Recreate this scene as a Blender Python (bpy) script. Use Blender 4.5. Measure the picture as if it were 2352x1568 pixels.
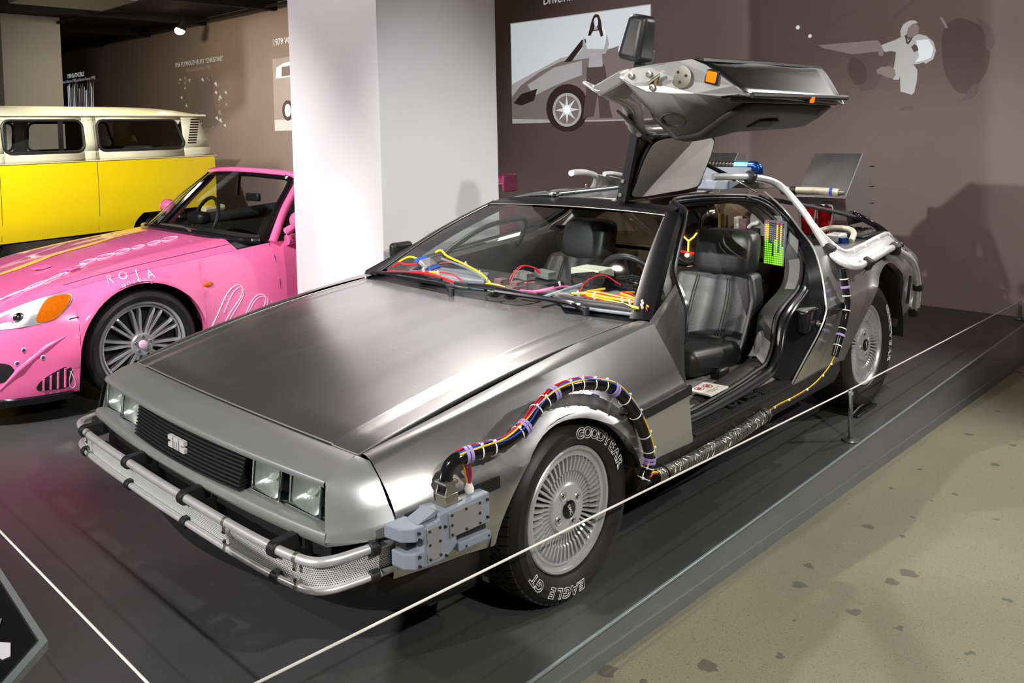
import bpy, bmesh, math, random
from mathutils import Vector, Matrix
for o in list(bpy.data.objects): bpy.data.objects.remove(o)
scene = bpy.context.scene
C = scene.collection
R = math.radians
# ---------------------------------------------------------------- camera
cd = bpy.data.cameras.new('camera'); cam = bpy.data.objects.new('camera', cd); C.objects.link(cam)
yaw, pitch, roll = -0.76124, -0.0563, -0.02047
fw = Vector((math.sin(yaw)*math.cos(pitch), math.cos(yaw)*math.cos(pitch), math.sin(pitch)))
rt = fw.cross(Vector((0, 0, 1))).normalized(); up = rt.cross(fw)
r2 = rt*math.cos(roll)+up*math.sin(roll); u2 = -rt*math.sin(roll)+up*math.cos(roll)
cam.matrix_world = Matrix(((r2.x, u2.x, -fw.x, 2.53234), (r2.y, u2.y, -fw.y, -1.99357), (r2.z, u2.z, -fw.z, 1.48645), (0, 0, 0, 1)))
cd.sensor_width = 36; cd.lens = 1940.56/2352*36; cd.shift_x = 0; cd.shift_y = -(784-404.8)/2352
cd.clip_start = 0.05; cd.clip_end = 200
scene.camera = cam
# ---------------------------------------------------------------- world and lights
w = bpy.data.worlds.new('dim_hall'); scene.world = w; w.use_nodes = True
w.node_tree.nodes['Background'].inputs[0].default_value = (.62, .60, .58, 1)
w.node_tree.nodes['Background'].inputs[1].default_value = 0.075
def spot(name, loc, to, watts, angle=60, blend=.5, col=(1, .95, .88), rad=.05):
    l = bpy.data.lights.new(name, 'SPOT'); l.energy = watts; l.spot_size = R(angle); l.spot_blend = blend; l.color = col; l.shadow_soft_size = rad
    o = bpy.data.objects.new(name, l); C.objects.link(o); o.location = loc
    o.rotation_euler = (Vector(to)-Vector(loc)).to_track_quat('-Z', 'Y').to_euler(); return o
W_, N_, K_ = (1, .93, .84), (1, .98, .96), (.93, .98, 1)
spot('spot_back_right', (3.7, 4.6, 3.42), (.7, .9, .3), 420, 60, .6, N_, .04)
spot('spot_front', (.5, -6.0, 3.45), (.35, .4, .7), 1100, 34, .5, N_, .05)
spot('spot_cabin', (-.6, -2.4, 3.42), (.38, .95, .75), 620, 30, .6, N_, .03)
spot('spot_over_left', (-1.0, 1.4, 3.42), (1.0, 1.2, .4), 220, 75, .5, W_, .04)
spot('spot_right_front', (4.6, -1.2, 3.42), (.8, .3, .5), 420, 48, .6, N_, .04)
spot('spot_pillar', (-3.2, -4.2, 3.45), (-1.9, 1.2, 1.3), 560, 52, .6, (1, .92, .94), .06)
spot('fill_pillar_side', (.9, .6, 3.42), (-1.1, 1.25, 1.1), 60, 42, .8, (.95, .98, 1), .1)  # added fill light, lifts the pillar's side face behind the car
spot('spot_pink', (-1.2, -2.6, 3.42), (-2.8, .2, .6), 620, 55, .6, (1, .96, .95), .05)
spot('fill_deck_left', (-2.2, -4.2, 3.42), (-.9, -1.2, 0), 260, 46, .8, N_, .06)  # added light, only brightens the platform at front left
spot('spot_van', (-5.4, .6, 3.42), (-8.6, 2.6, .9), 900, 80, .6, (1, .97, .9), .05)
spot('spot_floor', (3.4, -.6, 3.42), (2.0, .9, -.2), 70, 80, .7, (1, .95, .80), .05)
spot('spot_rear', (1.6, 4.6, 3.42), (.7, 2.6, .9), 200, 60, .6, N_, .04)
spot('spot_wall', (-1.2, .6, 3.42), (-1.6, 5.1, 1.2), 300, 110, .9, (1, .84, .80), .3)
spot('fill_wall_right', (1.6, 1.2, 3.42), (1.2, 5.1, 1.0), 130, 100, .9, (1, .97, .95), .3)  # added soft light, lightens the right part of the back wall
spot('spot_wall_left', (-8.5, 1.0, 3.42), (-10.5, 5.1, 1.6), 560, 115, .9, (1, .87, .58), .3)
# ---------------------------------------------------------------- colour management
scene.view_settings.view_transform = 'Standard'; scene.view_settings.look = 'None'
scene.view_settings.exposure = 0.45; scene.view_settings.gamma = 1.0; scene.view_settings.use_curve_mapping = False
# ---------------------------------------------------------------- materials
def srgb(*c):
    return tuple(((x/255)/12.92 if x/255 <= .04045 else ((x/255+.055)/1.055)**2.4) for x in c)+(1,)
MATS = {}
def mat(name, col, rough=.5, metal=0, var=0, vscale=8, stretch=None, bump=0, bscale=60, aniso=0, coat=0, emit=0, ecol=None, trans=0, ior=1.45, alpha=1, rvar=0, spec=None, speck=None, det=5):
    m = bpy.data.materials.new(name); m.use_nodes = True; nt = m.node_tree; b = nt.nodes['Principled BSDF']; I = b.inputs
    I['Base Color'].default_value = col; I['Roughness'].default_value = rough; I['Metallic'].default_value = metal
    I['Coat Weight'].default_value = coat; I['Coat Roughness'].default_value = .05
    I['Transmission Weight'].default_value = trans; I['IOR'].default_value = ior; I['Alpha'].default_value = alpha
    I['Anisotropic'].default_value = aniso
    if spec is not None: I['Specular IOR Level'].default_value = spec
    if emit: I['Emission Color'].default_value = ecol or col; I['Emission Strength'].default_value = emit
    N, L = nt.nodes.new, nt.links.new
    if var or bump or rvar or speck:
        tc = N('ShaderNodeTexCoord'); mp = N('ShaderNodeMapping'); L(tc.outputs['Object'], mp.inputs['Vector'])
        if stretch: mp.inputs['Scale'].default_value = stretch
        src = None
        if var or rvar:
            nz = N('ShaderNodeTexNoise'); nz.inputs['Scale'].default_value = vscale; nz.inputs['Detail'].default_value = det; L(mp.outputs[0], nz.inputs['Vector'])
        if var:
            mr = N('ShaderNodeMapRange'); mr.inputs[1].default_value = .3; mr.inputs[2].default_value = .7; mr.inputs[3].default_value = 1-var; mr.inputs[4].default_value = 1+var; L(nz.outputs['Fac'], mr.inputs[0])
            hs = N('ShaderNodeMix'); hs.data_type = 'RGBA'; hs.blend_type = 'MULTIPLY'; hs.inputs[0].default_value = 1; hs.inputs[6].default_value = col; L(mr.outputs[0], hs.inputs[7]); src = hs.outputs[2]
        if rvar:
            m2 = N('ShaderNodeMapRange'); m2.inputs[1].default_value = .3; m2.inputs[2].default_value = .7; m2.inputs[3].default_value = rough-rvar; m2.inputs[4].default_value = rough+rvar; L(nz.outputs['Fac'], m2.inputs[0]); L(m2.outputs[0], I['Roughness'])
        if speck:
            sc, thr, scol = speck
            n3 = N('ShaderNodeTexNoise'); n3.inputs['Scale'].default_value = sc; n3.inputs['Detail'].default_value = 1; L(tc.outputs['Object'], n3.inputs['Vector'])
            m3 = N('ShaderNodeMapRange'); m3.inputs[1].default_value = thr; m3.inputs[2].default_value = thr+.05; L(n3.outputs['Fac'], m3.inputs[0])
            x3 = N('ShaderNodeMix'); x3.data_type = 'RGBA'; x3.inputs[7].default_value = scol; L(m3.outputs[0], x3.inputs[0])
            if src: L(src, x3.inputs[6])
            else: x3.inputs[6].default_value = col
            src = x3.outputs[2]
        if src: L(src, I['Base Color'])
        if bump:
            n2 = N('ShaderNodeTexNoise'); n2.inputs['Scale'].default_value = bscale; n2.inputs['Detail'].default_value = 4; L(mp.outputs[0], n2.inputs['Vector'])
            bp = N('ShaderNodeBump'); bp.inputs['Strength'].default_value = bump; bp.inputs['Distance'].default_value = .002; L(n2.outputs['Fac'], bp.inputs['Height']); L(bp.outputs[0], I['Normal'])
    MATS[name] = m; return m
M = MATS
mat('steel', (.50, .505, .51, 1), .27, .92, var=.03, vscale=.8, stretch=(14, .9, 14), rvar=.006, det=0)
mat('frame_black', (.006, .006, .007, 1), .32, spec=.25, var=.1)
mat('steel_bright', (.62, .62, .59, 1), .28, .75, var=.06, vscale=6)
mat('silver_paint', (.33, .34, .34, 1), .34, .55, var=.03)
mat('black_plastic', (.012, .012, .013, 1), .42, bump=.05, bscale=200, var=.1)
mat('black_gloss', (.008, .008, .009, 1), .12, var=.1)
mat('rubber', (.016, .016, .017, 1), .48, var=.15, vscale=20)
mat('seal', (.012, .012, .014, 1), .28, var=.1)
mat('tyre', (.014, .014, .014, 1), .46, var=.12, vscale=15)
mat('white_print', (.75, .75, .72, 1), .6, var=.03)
mat('alloy', (.60, .61, .62, 1), .30, .6, var=.04)
mat('steel_dark_reflection', (.42, .43, .44, 1), .24, 1, var=.03, vscale=.8, stretch=(14, .9, 14), det=0)  # same steel, darker: the black ceiling's reflection is put into its colour
mat('reflector', (.85, .86, .84, 1), .22, .7, var=.05, vscale=40)
mat('chrome', (.75, .75, .75, 1), .10, 1, var=.03)
mat('alu', (.66, .66, .66, 1), .36, .6, var=.08, vscale=25)
mat('emblem', (.72, .72, .72, 1), .3, .3, var=.03)
mat('rail_alu', (.66, .66, .66, 1), .34, .45, var=.05, vscale=25)
mat('grey_box', srgb(128, 134, 146), .45, var=.04)
mat('grey_plate', srgb(165, 165, 164), .40, .6, var=.04)
mat('zinc', srgb(150, 148, 135), .35, .8, var=.08)
mat('dark_screw', (.05, .05, .05, 1), .3, .8, var=.1)
mat('wire_red', srgb(205, 25, 35), .4, var=.03); mat('wire_yellow', srgb(245, 195, 20), .4, var=.03); mat('wire_blue', srgb(40, 80, 190), .4, var=.03)
mat('wire_pink', srgb(220, 80, 150), .4, var=.03); mat('wire_grey', srgb(120, 128, 135), .45, var=.05); mat('clamp_purple', srgb(150, 135, 185), .45, var=.04)
mat('tie_white', srgb(225, 225, 215), .45, var=.03)
mat('leather', (.018, .018, .019, 1), .40, bump=.18, bscale=90, var=.15, vscale=10)
mat('vinyl_grey', srgb(108, 106, 104), .5, bump=.06, bscale=150, var=.05)
mat('vinyl_dark', srgb(54, 53, 53), .5, bump=.06, bscale=150, var=.06)
mat('liner_white', srgb(236, 233, 224), .6, var=.03)
mat('carpet_grey', srgb(120, 120, 118), .8, bump=.15, bscale=400, var=.08)
mat('dash_grey', srgb(118, 122, 128), .5, var=.05)
mat('interior_dark', (.012, .012, .012, 1), .6, var=.15)
mat('bulkhead_tan', srgb(88, 70, 52), .7, var=.15, vscale=5)
mat('beige_case', srgb(196, 196, 178), .5, var=.03)
mat('maroon', srgb(100, 74, 76), .5, var=.05)
mat('gold_metal', srgb(170, 140, 90), .3, .9, var=.1)
mat('blue_metal', srgb(35, 75, 140), .25, .8, var=.1)
mat('light_blue_metal', srgb(95, 160, 185), .3, .7, var=.1)
mat('red_cyl', srgb(150, 10, 14), .16, .35, coat=.6, var=.1)
mat('amber', srgb(225, 110, 10), .2, emit=.5, ecol=srgb(255, 130, 15), var=.05)
mat('amber_lens', srgb(214, 105, 10), .15, coat=.5, var=.12, vscale=60)
mat('red_lens', srgb(150, 20, 20), .2, var=.05)
mat('led_green', srgb(120, 220, 20), .4, emit=1.0, ecol=srgb(130, 230, 20), var=.01)
mat('led_yellow', srgb(240, 170, 20), .4, emit=1.0, ecol=srgb(250, 170, 20), var=.01)
mat('led_red', srgb(240, 30, 60), .4, emit=1.1, ecol=srgb(250, 30, 70), var=.01)
mat('led_off', srgb(70, 72, 70), .3, var=.05)
mat('glow_warm', srgb(255, 190, 80), .4, emit=2.0, ecol=srgb(255, 180, 70), var=.01)
mat('glow_white', srgb(255, 240, 200), .4, emit=9, ecol=srgb(255, 235, 190), var=.01)
mat('glow_red', srgb(255, 30, 20), .4, emit=1.2, ecol=srgb(255, 25, 15), var=.01)
mat('pink', srgb(252, 116, 172), .22, coat=1, var=.03, vscale=2)
mat('yellow', srgb(240, 208, 14), .25, coat=.8, var=.02, vscale=2)
mat('cream', srgb(214, 208, 180), .3, coat=.6, var=.02, vscale=2)
mat('pale_pink', srgb(252, 210, 230), .35, var=.02)
mat('decal_orange', srgb(240, 190, 80), .35, var=.05)
mat('decal_navy', srgb(60, 60, 130), .4, var=.05)
mat('wheel_silver', (.55, .56, .57, 1), .28, .55, var=.05)
mat('paper_white', srgb(225, 222, 212), .6, var=.02)
mat('ink_red', srgb(200, 40, 35), .6, var=.03); mat('ink_black', srgb(35, 33, 32), .6, var=.03)
mat('post_metal', srgb(120, 122, 122), .35, .8, var=.05)
mat('rope_white', srgb(222, 220, 208), .6, bump=.2, bscale=300, var=.04)
mat('braid', srgb(190, 185, 165), .5, .3, bump=.5, bscale=400, var=.25, vscale=300)
mat('braid_dark', srgb(70, 72, 66), .45, .4, bump=.6, bscale=300, var=.7, vscale=220)
# glass with a thin-sheet look
def glass(name, tint, refl=.25):
    m = bpy.data.materials.new(name); m.use_nodes = True; nt = m.node_tree; nt.nodes.clear(); N, L = nt.nodes.new, nt.links.new
    o = N('ShaderNodeOutputMaterial'); t = N('ShaderNodeBsdfTransparent'); g = N('ShaderNodeBsdfGlossy'); x = N('ShaderNodeMixShader'); f = N('ShaderNodeLayerWeight')
    t.inputs[0].default_value = tint; g.inputs['Roughness'].default_value = .02; f.inputs[0].default_value = .5
    pw_ = N('ShaderNodeMath'); pw_.operation = 'POWER'; pw_.inputs[1].default_value = 4.0; L(f.outputs['Facing'], pw_.inputs[0]); ma = N('ShaderNodeMath'); ma.operation = 'MULTIPLY_ADD'; ma.inputs[1].default_value = .9; ma.inputs[2].default_value = .045; L(pw_.outputs[0], ma.inputs[0])
    mu = N('ShaderNodeMath'); mu.operation = 'MULTIPLY'; mu.inputs[1].default_value = refl; L(ma.outputs[0], mu.inputs[0])
    L(mu.outputs[0], x.inputs[0]); L(t.outputs[0], x.inputs[1]); L(g.outputs[0], x.inputs[2]); L(x.outputs[0], o.inputs[0]); MATS[name] = m
glass('glass', (.86, .90, .89, 1), 1.0); glass('glass_dark', (.42, .42, .42, 1), 1.0); glass('lens_clear', (.90, .92, .90, 1), 1.0)
def perforated(name):
    m = bpy.data.materials.new(name); m.use_nodes = True; nt = m.node_tree; b = nt.nodes['Principled BSDF']; N, L = nt.nodes.new, nt.links.new
    b.inputs['Base Color'].default_value = (.72, .73, .71, 1); b.inputs['Metallic'].default_value = .35; b.inputs['Roughness'].default_value = .38
    uv = N('ShaderNodeTexCoord'); sp = N('ShaderNodeSeparateXYZ'); L(uv.outputs['UV'], sp.inputs[0])
    def mth(op, a, c):
        n = N('ShaderNodeMath'); n.operation = op
        for i, q in enumerate((a, c)):
            if isinstance(q, (int, float)): n.inputs[i].default_value = q
            else: L(q, n.inputs[i])
        return n.outputs[0]
    v = mth('MULTIPLY', sp.outputs[1], 1/.0052); row = mth('FLOOR', v, 0)
    u = mth('ADD', mth('MULTIPLY', sp.outputs[0], 1/.006), mth('MULTIPLY', row, .5))
    du = mth('SUBTRACT', mth('FRACT', u, 0), .5); dv = mth('SUBTRACT', mth('FRACT', v, 0), .5)
    d = mth('ADD', mth('MULTIPLY', du, du), mth('MULTIPLY', dv, dv)); a = mth('GREATER_THAN', d, .075); L(a, b.inputs['Alpha']); MATS[name] = m
perforated('perforated')
# ---------------------------------------------------------------- mesh helpers
def V(*a): return Vector(a)
def lerp(a, b, t): return tuple(x+(y-x)*t for x, y in zip(a, b))
def cr(pts, n=6, closed=False):
    P = [Vector(p) for p in pts]; out = []; L = len(P)
    for i in range(L if closed else L-1):
        if closed: p0, p1, p2, p3 = P[i-1], P[i], P[(i+1) % L], P[(i+2) % L]
        else: p1, p2 = P[i], P[i+1]; p0 = P[i-1] if i else p1*2-p2; p3 = P[i+2] if i+2 < L else p2*2-p1
        for k in range(n):
            t = k/n; out.append(.5*((2*p1)+(p2-p0)*t+(2*p0-5*p1+4*p2-p3)*t*t+(3*p1-p0-3*p2+p3)*t**3))
    if not closed: out.append(P[-1])
    return out
def interp(tab, y):
    """tab: list of (y, a, b, ...) sorted; linear interpolation"""
    if y <= tab[0][0]: return tab[0][1:]
    for p, q in zip(tab, tab[1:]):
        if y <= q[0]:
            t = (y-p[0])/(q[0]-p[0]); return tuple(a+(b-a)*t for a, b in zip(p[1:], q[1:]))
    return tab[-1][1:]
class MB:
    def __init__(s): s.v = []; s.f = []; s.uv = None
    def add(s, vs, fs):
        o = len(s.v); s.v += [tuple(p) for p in vs]; s.f += [tuple(i+o for i in f) for f in fs]; return s
    def grid(s, rows, cu=False, cv=False, uv=None):
        n, m = len(rows), len(rows[0]); o = len(s.v); s.v += [tuple(p) for r in rows for p in r]
        if uv: s.uv = (s.uv or []) + [q for r in uv for q in r]
        for i in range(n if cv else n-1):
            for j in range(m if cu else m-1):
                a, b = i, (i+1) % n; c, d = j, (j+1) % m
                s.f.append((o+a*m+c, o+a*m+d, o+b*m+d, o+b*m+c))
        return s
    def bx(s, x0, x1, y0, y1, z0, z1):
        return s.add([(x0, y0, z0), (x1, y0, z0), (x1, y1, z0), (x0, y1, z0), (x0, y0, z1), (x1, y0, z1), (x1, y1, z1), (x0, y1, z1)],
                     [(3, 2, 1, 0), (4, 5, 6, 7), (0, 1, 5, 4), (1, 2, 6, 5), (2, 3, 7, 6), (3, 0, 4, 7)])
    def box(s, c, d, rot=None):
        h = [x/2 for x in d]; o = len(s.v); s.bx(-h[0], h[0], -h[1], h[1], -h[2], h[2])
        Mx = Matrix.Translation(c) @ (rot.to_4x4() if rot else Matrix()); s.v[o:] = [tuple(Mx @ Vector(p)) for p in s.v[o:]]; return s
    def tube(s, pts, r, n=8, closed=False, caps=True):
        P = [Vector(p) for p in pts]; L = len(P); rr = r if isinstance(r, (list, tuple)) else [r]*L; rows = []; ref = None
        for i in range(L):
            a = P[i-1] if (i or closed) else P[i]; b = P[(i+1) % L] if (i < L-1 or closed) else P[i]; t = (b-a)
            if t.length < 1e-9: t = Vector((0, 0, 1))
            t.normalize()
            if ref is None: ref = Vector((0, 0, 1)) if abs(t.z) < .9 else Vector((0, 1, 0))
            x = ref-t*ref.dot(t)
            if x.length < 1e-6: x = t.orthogonal()
            x.normalize(); y = t.cross(x); ref = x
            rows.append([P[i]+(x*math.cos(k*2*math.pi/n)+y*math.sin(k*2*math.pi/n))*rr[i] for k in range(n)])
        o = len(s.v); s.grid(rows, cu=True, cv=closed)
        if caps and not closed: s.f.append(tuple(o+k for k in range(n))[::-1]); s.f.append(tuple(o+(L-1)*n+k for k in range(n)))
        return s
    def cyl(s, a, b, r, n=16, r2=None): return s.tube([a, b], [r, r if r2 is None else r2], n)
    def lathe(s, prof, c, axis='x', n=48):
        """prof: (radius, offset along axis); ring about axis through c"""
        rows = []
        for r, h in prof:
            row = []
            for k in range(n):
                t = 2*math.pi*k/n; a, b = r*math.cos(t), r*math.sin(t)
                row.append({'x': (c[0]+h, c[1]+a, c[2]+b), 'y': (c[0]+a, c[1]+h, c[2]+b), 'z': (c[0]+a, c[1]+b, c[2]+h)}[axis])
            rows.append(row)
        return s.grid(rows, cu=True)
    def prism(s, poly, vec):
        P = [Vector(p) for p in poly]; vec = Vector(vec); n = len(P)
        return s.add(P+[p+vec for p in P], [tuple(range(n))[::-1], tuple(range(n, 2*n))]+[(i, (i+1) % n, n+(i+1) % n, n+i) for i in range(n)])
    def sphere(s, c, r, n=12, m=8):
        r = r if isinstance(r, (tuple, list)) else (r, r, r); rows = []
        for i in range(m+1):
            t = math.pi*i/m; rows.append([(c[0]+r[0]*math.sin(t)*math.cos(2*math.pi*k/n), c[1]+r[1]*math.sin(t)*math.sin(2*math.pi*k/n), c[2]+r[2]*math.cos(t)) for k in range(n)])
        return s.grid(rows, cu=True)
    def sellip(s, c, r, e=.5, n=24, m=14):
        sg = lambda v, p: math.copysign(abs(v)**p, v); rows = []
        for i in range(m+1):
            t = -math.pi/2+math.pi*i/m; rows.append([(c[0]+r[0]*sg(math.cos(t), e)*sg(math.cos(2*math.pi*k/n), e), c[1]+r[1]*sg(math.cos(t), e)*sg(math.sin(2*math.pi*k/n), e), c[2]+r[2]*sg(math.sin(t), e)) for k in range(n)])
        return s.grid(rows, cu=True)
    def mirror(s):
        """mirrored copy about x=0"""
        q = MB(); q.v = [(-x, y, z) for x, y, z in s.v]; q.f = [f[::-1] for f in s.f]; q.uv = s.uv; return q
    def join(s, q):
        o = len(s.v); s.v += q.v; s.f += [tuple(i+o for i in f) for f in q.f]; return s
    def xf(s, fn): s.v = [tuple(fn(Vector(p))) for p in s.v]; return s
    def build(s, name, m, parent=None, smooth=38, bevel=0, sub=0, solid=0, off=-1, seg=2, origin=None, kind=None, label=None):
        org = Vector(origin) if origin else (Vector(parent['_org']) if parent is not None and '_org' in parent else Vector((0, 0, 0)))
        me = bpy.data.meshes.new(name); me.from_pydata([tuple(Vector(p)-org) for p in s.v], [], s.f)
        bm = bmesh.new(); bm.from_mesh(me); bmesh.ops.remove_doubles(bm, verts=bm.verts, dist=1e-5) if s.uv is None else None
        if solid == 0: bmesh.ops.recalc_face_normals(bm, faces=bm.faces)
        bm.to_mesh(me); bm.free()
        if s.uv:
            ul = me.uv_layers.new(name='UVMap')
            for lp in me.loops: ul.data[lp.index].uv = s.uv[lp.vertex_index]
        if smooth: me.shade_smooth(); me.set_sharp_from_angle(angle=R(smooth))
        o = bpy.data.objects.new(name, me); C.objects.link(o)
        mm = MATS[m] if isinstance(m, str) else m
        me.materials.append(mm)
        if parent is not None: o.parent = parent
        else: o.location = org
        o['_org'] = tuple(org)
        if solid: q = o.modifiers.new('thickness', 'SOLIDIFY'); q.thickness = solid; q.offset = off
        if bevel: q = o.modifiers.new('bevel', 'BEVEL'); q.width = bevel; q.segments = seg; q.limit_method = 'ANGLE'; q.angle_limit = R(35)
        if sub: q = o.modifiers.new('sub', 'SUBSURF'); q.levels = sub; q.render_levels = sub
        if kind: o['kind'] = kind
        if label: o['label'] = label
        return o
def thing(name, label, cat, loc=(0, 0, 0), group=None, parent=None):
    o = bpy.data.objects.new(name, None); C.objects.link(o); o.location = loc; o['_org'] = tuple(loc); o.empty_display_size = .1
    return tag(o, label, cat, group)
def tag(o, label, cat, group=None):
    o['label'] = label; o['category'] = cat
    if group: o['group'] = group
    return o
def struct(o): o['kind'] = 'structure'; return o
def text_mesh(txt, size=.1, extrude=0, outline=0, align='CENTER', bold=0):
    cu = bpy.data.curves.new('t', 'FONT'); cu.body = txt; cu.size = size; cu.align_x = align; cu.extrude = extrude; cu.offset = bold
    if outline: cu.fill_mode = 'NONE'; cu.bevel_depth = outline; cu.bevel_resolution = 0; cu.resolution_u = 4
    else: cu.resolution_u = 3
    o = bpy.data.objects.new('t', cu); C.objects.link(o); dg = bpy.context.evaluated_depsgraph_get()
    me = bpy.data.meshes.new_from_object(o.evaluated_get(dg)); q = MB(); q.v = [tuple(v.co) for v in me.vertices]; q.f = [tuple(p.vertices) for p in me.polygons]
    bpy.data.objects.remove(o); bpy.data.curves.remove(cu); bpy.data.meshes.remove(me); return q
random.seed(4)
# ---------------------------------------------------------------- the hall
mat('wall_paint', srgb(150, 132, 128), .75, var=.04, vscale=1.5, bump=.05, bscale=120)
mat('pillar_paint', srgb(206, 204, 206), .7, var=.015, vscale=1.5, bump=.04, bscale=140)
mat('ceiling_black', (.006, .006, .006, 1), .8, var=.2)
mat('deck_top', (.052, .053, .054, 1), .34, var=.18, vscale=1.6, rvar=.05, speck=(420, .68, (.13, .13, .13, 1)))
mat('deck_side', srgb(118, 121, 121), .38, .35, var=.05, vscale=3)
mat('deck_trim', srgb(150, 160, 160), .35, .5, var=.05)
def concrete():
    m = mat('concrete', srgb(117, 113, 92), .55, var=.10, vscale=1.1, bump=.05, bscale=150, speck=(230, .62, srgb(88, 82, 64)))
    nt = m.node_tree; N, L = nt.nodes.new, nt.links.new; b = nt.nodes['Principled BSDF']; src = b.inputs['Base Color'].links[0].from_socket
    tc = N('ShaderNodeTexCoord'); n0 = N('ShaderNodeTexNoise'); n0.inputs['Scale'].default_value = 30
    ad = N('ShaderNodeVectorMath'); ad.operation = 'MULTIPLY_ADD'; ad.inputs[1].default_value = (.05, .05, 0)
    L(tc.outputs['Object'], n0.inputs['Vector']); L(n0.outputs['Color'], ad.inputs[0]); L(tc.outputs['Object'], ad.inputs[2])
    vo = N('ShaderNodeTexVoronoi'); vo.voronoi_dimensions = '2D'; vo.inputs['Scale'].default_value = 4.6; vo.inputs['Randomness'].default_value = 1; L(ad.outputs[0], vo.inputs['Vector'])
    sp = N('ShaderNodeSeparateColor'); L(vo.outputs['Color'], sp.inputs[0])
    th = N('ShaderNodeMath'); th.operation = 'MULTIPLY'; th.inputs[1].default_value = .135; L(sp.outputs[0], th.inputs[0])
    gt = N('ShaderNodeMath'); gt.operation = 'LESS_THAN'; L(vo.outputs['Distance'], gt.inputs[0]); L(th.outputs[0], gt.inputs[1])
    ga = N('ShaderNodeMath'); ga.operation = 'GREATER_THAN'; ga.inputs[1].default_value = .35; L(sp.outputs[1], ga.inputs[0])
    mu = N('ShaderNodeMath'); mu.operation = 'MULTIPLY'; L(gt.outputs[0], mu.inputs[0]); L(ga.outputs[0], mu.inputs[1])
    mx = N('ShaderNodeMix'); mx.data_type = 'RGBA'; mx.inputs[7].default_value = srgb(84, 82, 70); L(mu.outputs[0], mx.inputs[0]); L(src, mx.inputs[6]); L(mx.outputs[2], b.inputs['Base Color'])
concrete()
DX = 1.035
fz = lambda y: -.107-.038*(y+.2)
fl = MB(); ys = [-4.2+i*.94 for i in range(11)]
fl.grid([[(x, y, fz(y)) for x in (1.0, 2, 3.5, 5, 7.5)] for y in ys]); struct(fl.build('floor', 'concrete', smooth=0, solid=.05))
dk = MB().bx(-21, DX, -2.7, 5.15, -.012, 0); deck = struct(dk.build('floor_platform', 'deck_top', bevel=.002))
MB().add([(DX-.004, -2.7, fz(-2.7)-.02), (DX-.004, 5.15, fz(5.15)-.02), (DX-.004, 5.15, -.012), (DX-.004, -2.7, -.012)], [(0, 1, 2, 3)]).build('side_panel', 'deck_side', deck, smooth=0, solid=.02)
MB().add([(DX+.001, -2.7, fz(-2.7)-.02), (DX+.001, 5.15, fz(5.15)-.02), (DX+.001, 5.15, fz(5.15)+.055), (DX+.001, -2.7, fz(-2.7)+.038)], [(0, 1, 2, 3)]).build('kick_board', 'deck_side', deck, smooth=0, solid=.008)
MB().bx(DX-.006, DX+.003, -2.7, 5.15, -.006, .0015).build('edge_trim', 'deck_trim', deck, bevel=.001)
struct(MB().bx(-21, 7.5, 5.15, 5.3, -.5, 4.2).build('wall_back', 'wall_paint', smooth=0))
struct(MB().bx(-21.2, -21, -6, 5.3, -.5, 4.2).build('wall_left', 'wall_paint', smooth=0))
struct(MB().bx(-21, 7.5, -8, 5.15, 3.53, 3.6).build('ceiling', 'ceiling_black', smooth=0))
# square columns
def column(name, x0, x1, y0, y1, z0=0):
    return struct(MB().bx(x0, x1, y0, y1, z0, 3.53).build(name, 'pillar_paint', smooth=0, bevel=.006))
column('wall_pillar', -1.965, -1.10, .80, 1.70)
column('wall_pillar_far', -13.9, -13.0, 2.34, 3.24, 0)
# exposed black ceiling steel and a duct
for i, x in enumerate((-18.5, -16.2, -13.9, -11.6, -9.3, -7.0)):
    struct(MB().bx(x-.05, x+.05, -6, 5.14, 3.40, 3.53).build('trim_%d' % (i+1), 'ceiling_black', smooth=0))
for i, y in enumerate((4.95, 3.2, 1.4)): struct(MB().cyl((-20, y, 3.44), (-5, y, 3.44), .025, 8).build('trim_%d' % (i+7), 'ceiling_black'))
struct(MB().bx(-7.9, -6.9, 1.0, 2.0, 2.97, 3.53).build('trim_10', mat('duct', srgb(40, 40, 41), .6, var=.1), smooth=0, bevel=.01))
# visible track spotlight on the back wall ceiling
t = thing('track_light', 'small white glowing track spotlight hanging below the black ceiling', 'spotlight', (-11.12, 4.5, 3.2))
MB().cyl((-11.12, 4.5, 3.53), (-11.12, 4.5, 3.36), .012, 8).build('stem', 'black_plastic', t)
MB().cyl((-11.10, 4.52, 3.38), (-11.13, 4.47, 3.24), .06, 14, .085).build('housing', 'black_plastic', t)
MB().sphere((-11.135, 4.455, 3.215), (.085, .085, .07), 14, 8).build('bulb', 'glow_white', t)
spot('spot_track', (-11.14, 4.44, 3.12), (-10.6, 4.4, 1.0), 25, 110, .8, (1, .93, .8), .05)
# ---------------------------------------------------------------- projected pictures and captions on the back wall
for n_, c_, e_ in (('proj_lightest', (225, 232, 236), .42), ('proj_light', (196, 196, 198), .30), ('proj_mid', (165, 152, 150), .16), ('proj_dim', (130, 115, 112), .06), ('proj_dark', (96, 76, 74), .0), ('proj_night', (126, 109, 105), 0)):
    mat(n_, srgb(*c_), .8, var=.08, vscale=2.2, emit=e_, ecol=srgb(*c_))
WY = 5.15
PMAP = [1, 0, 1, 0]
def flat(name, pts, m, parent, d, smooth=None):
    """a flat piece of a wall picture; pts are (x, z) on the wall, d millimetres proud"""
    pts = [(x*PMAP[0]+PMAP[1], z*PMAP[2]+PMAP[3]) for x, z in pts]
    P = cr([(x, 0, z) for x, z in pts], smooth, True) if smooth else [Vector((x, 0, z)) for x, z in pts]
    return MB().prism([(p.x, WY-d*.001-.0004, p.z) for p in P], (0, .0006, 0)).build(name, m, parent, smooth=0)
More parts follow.
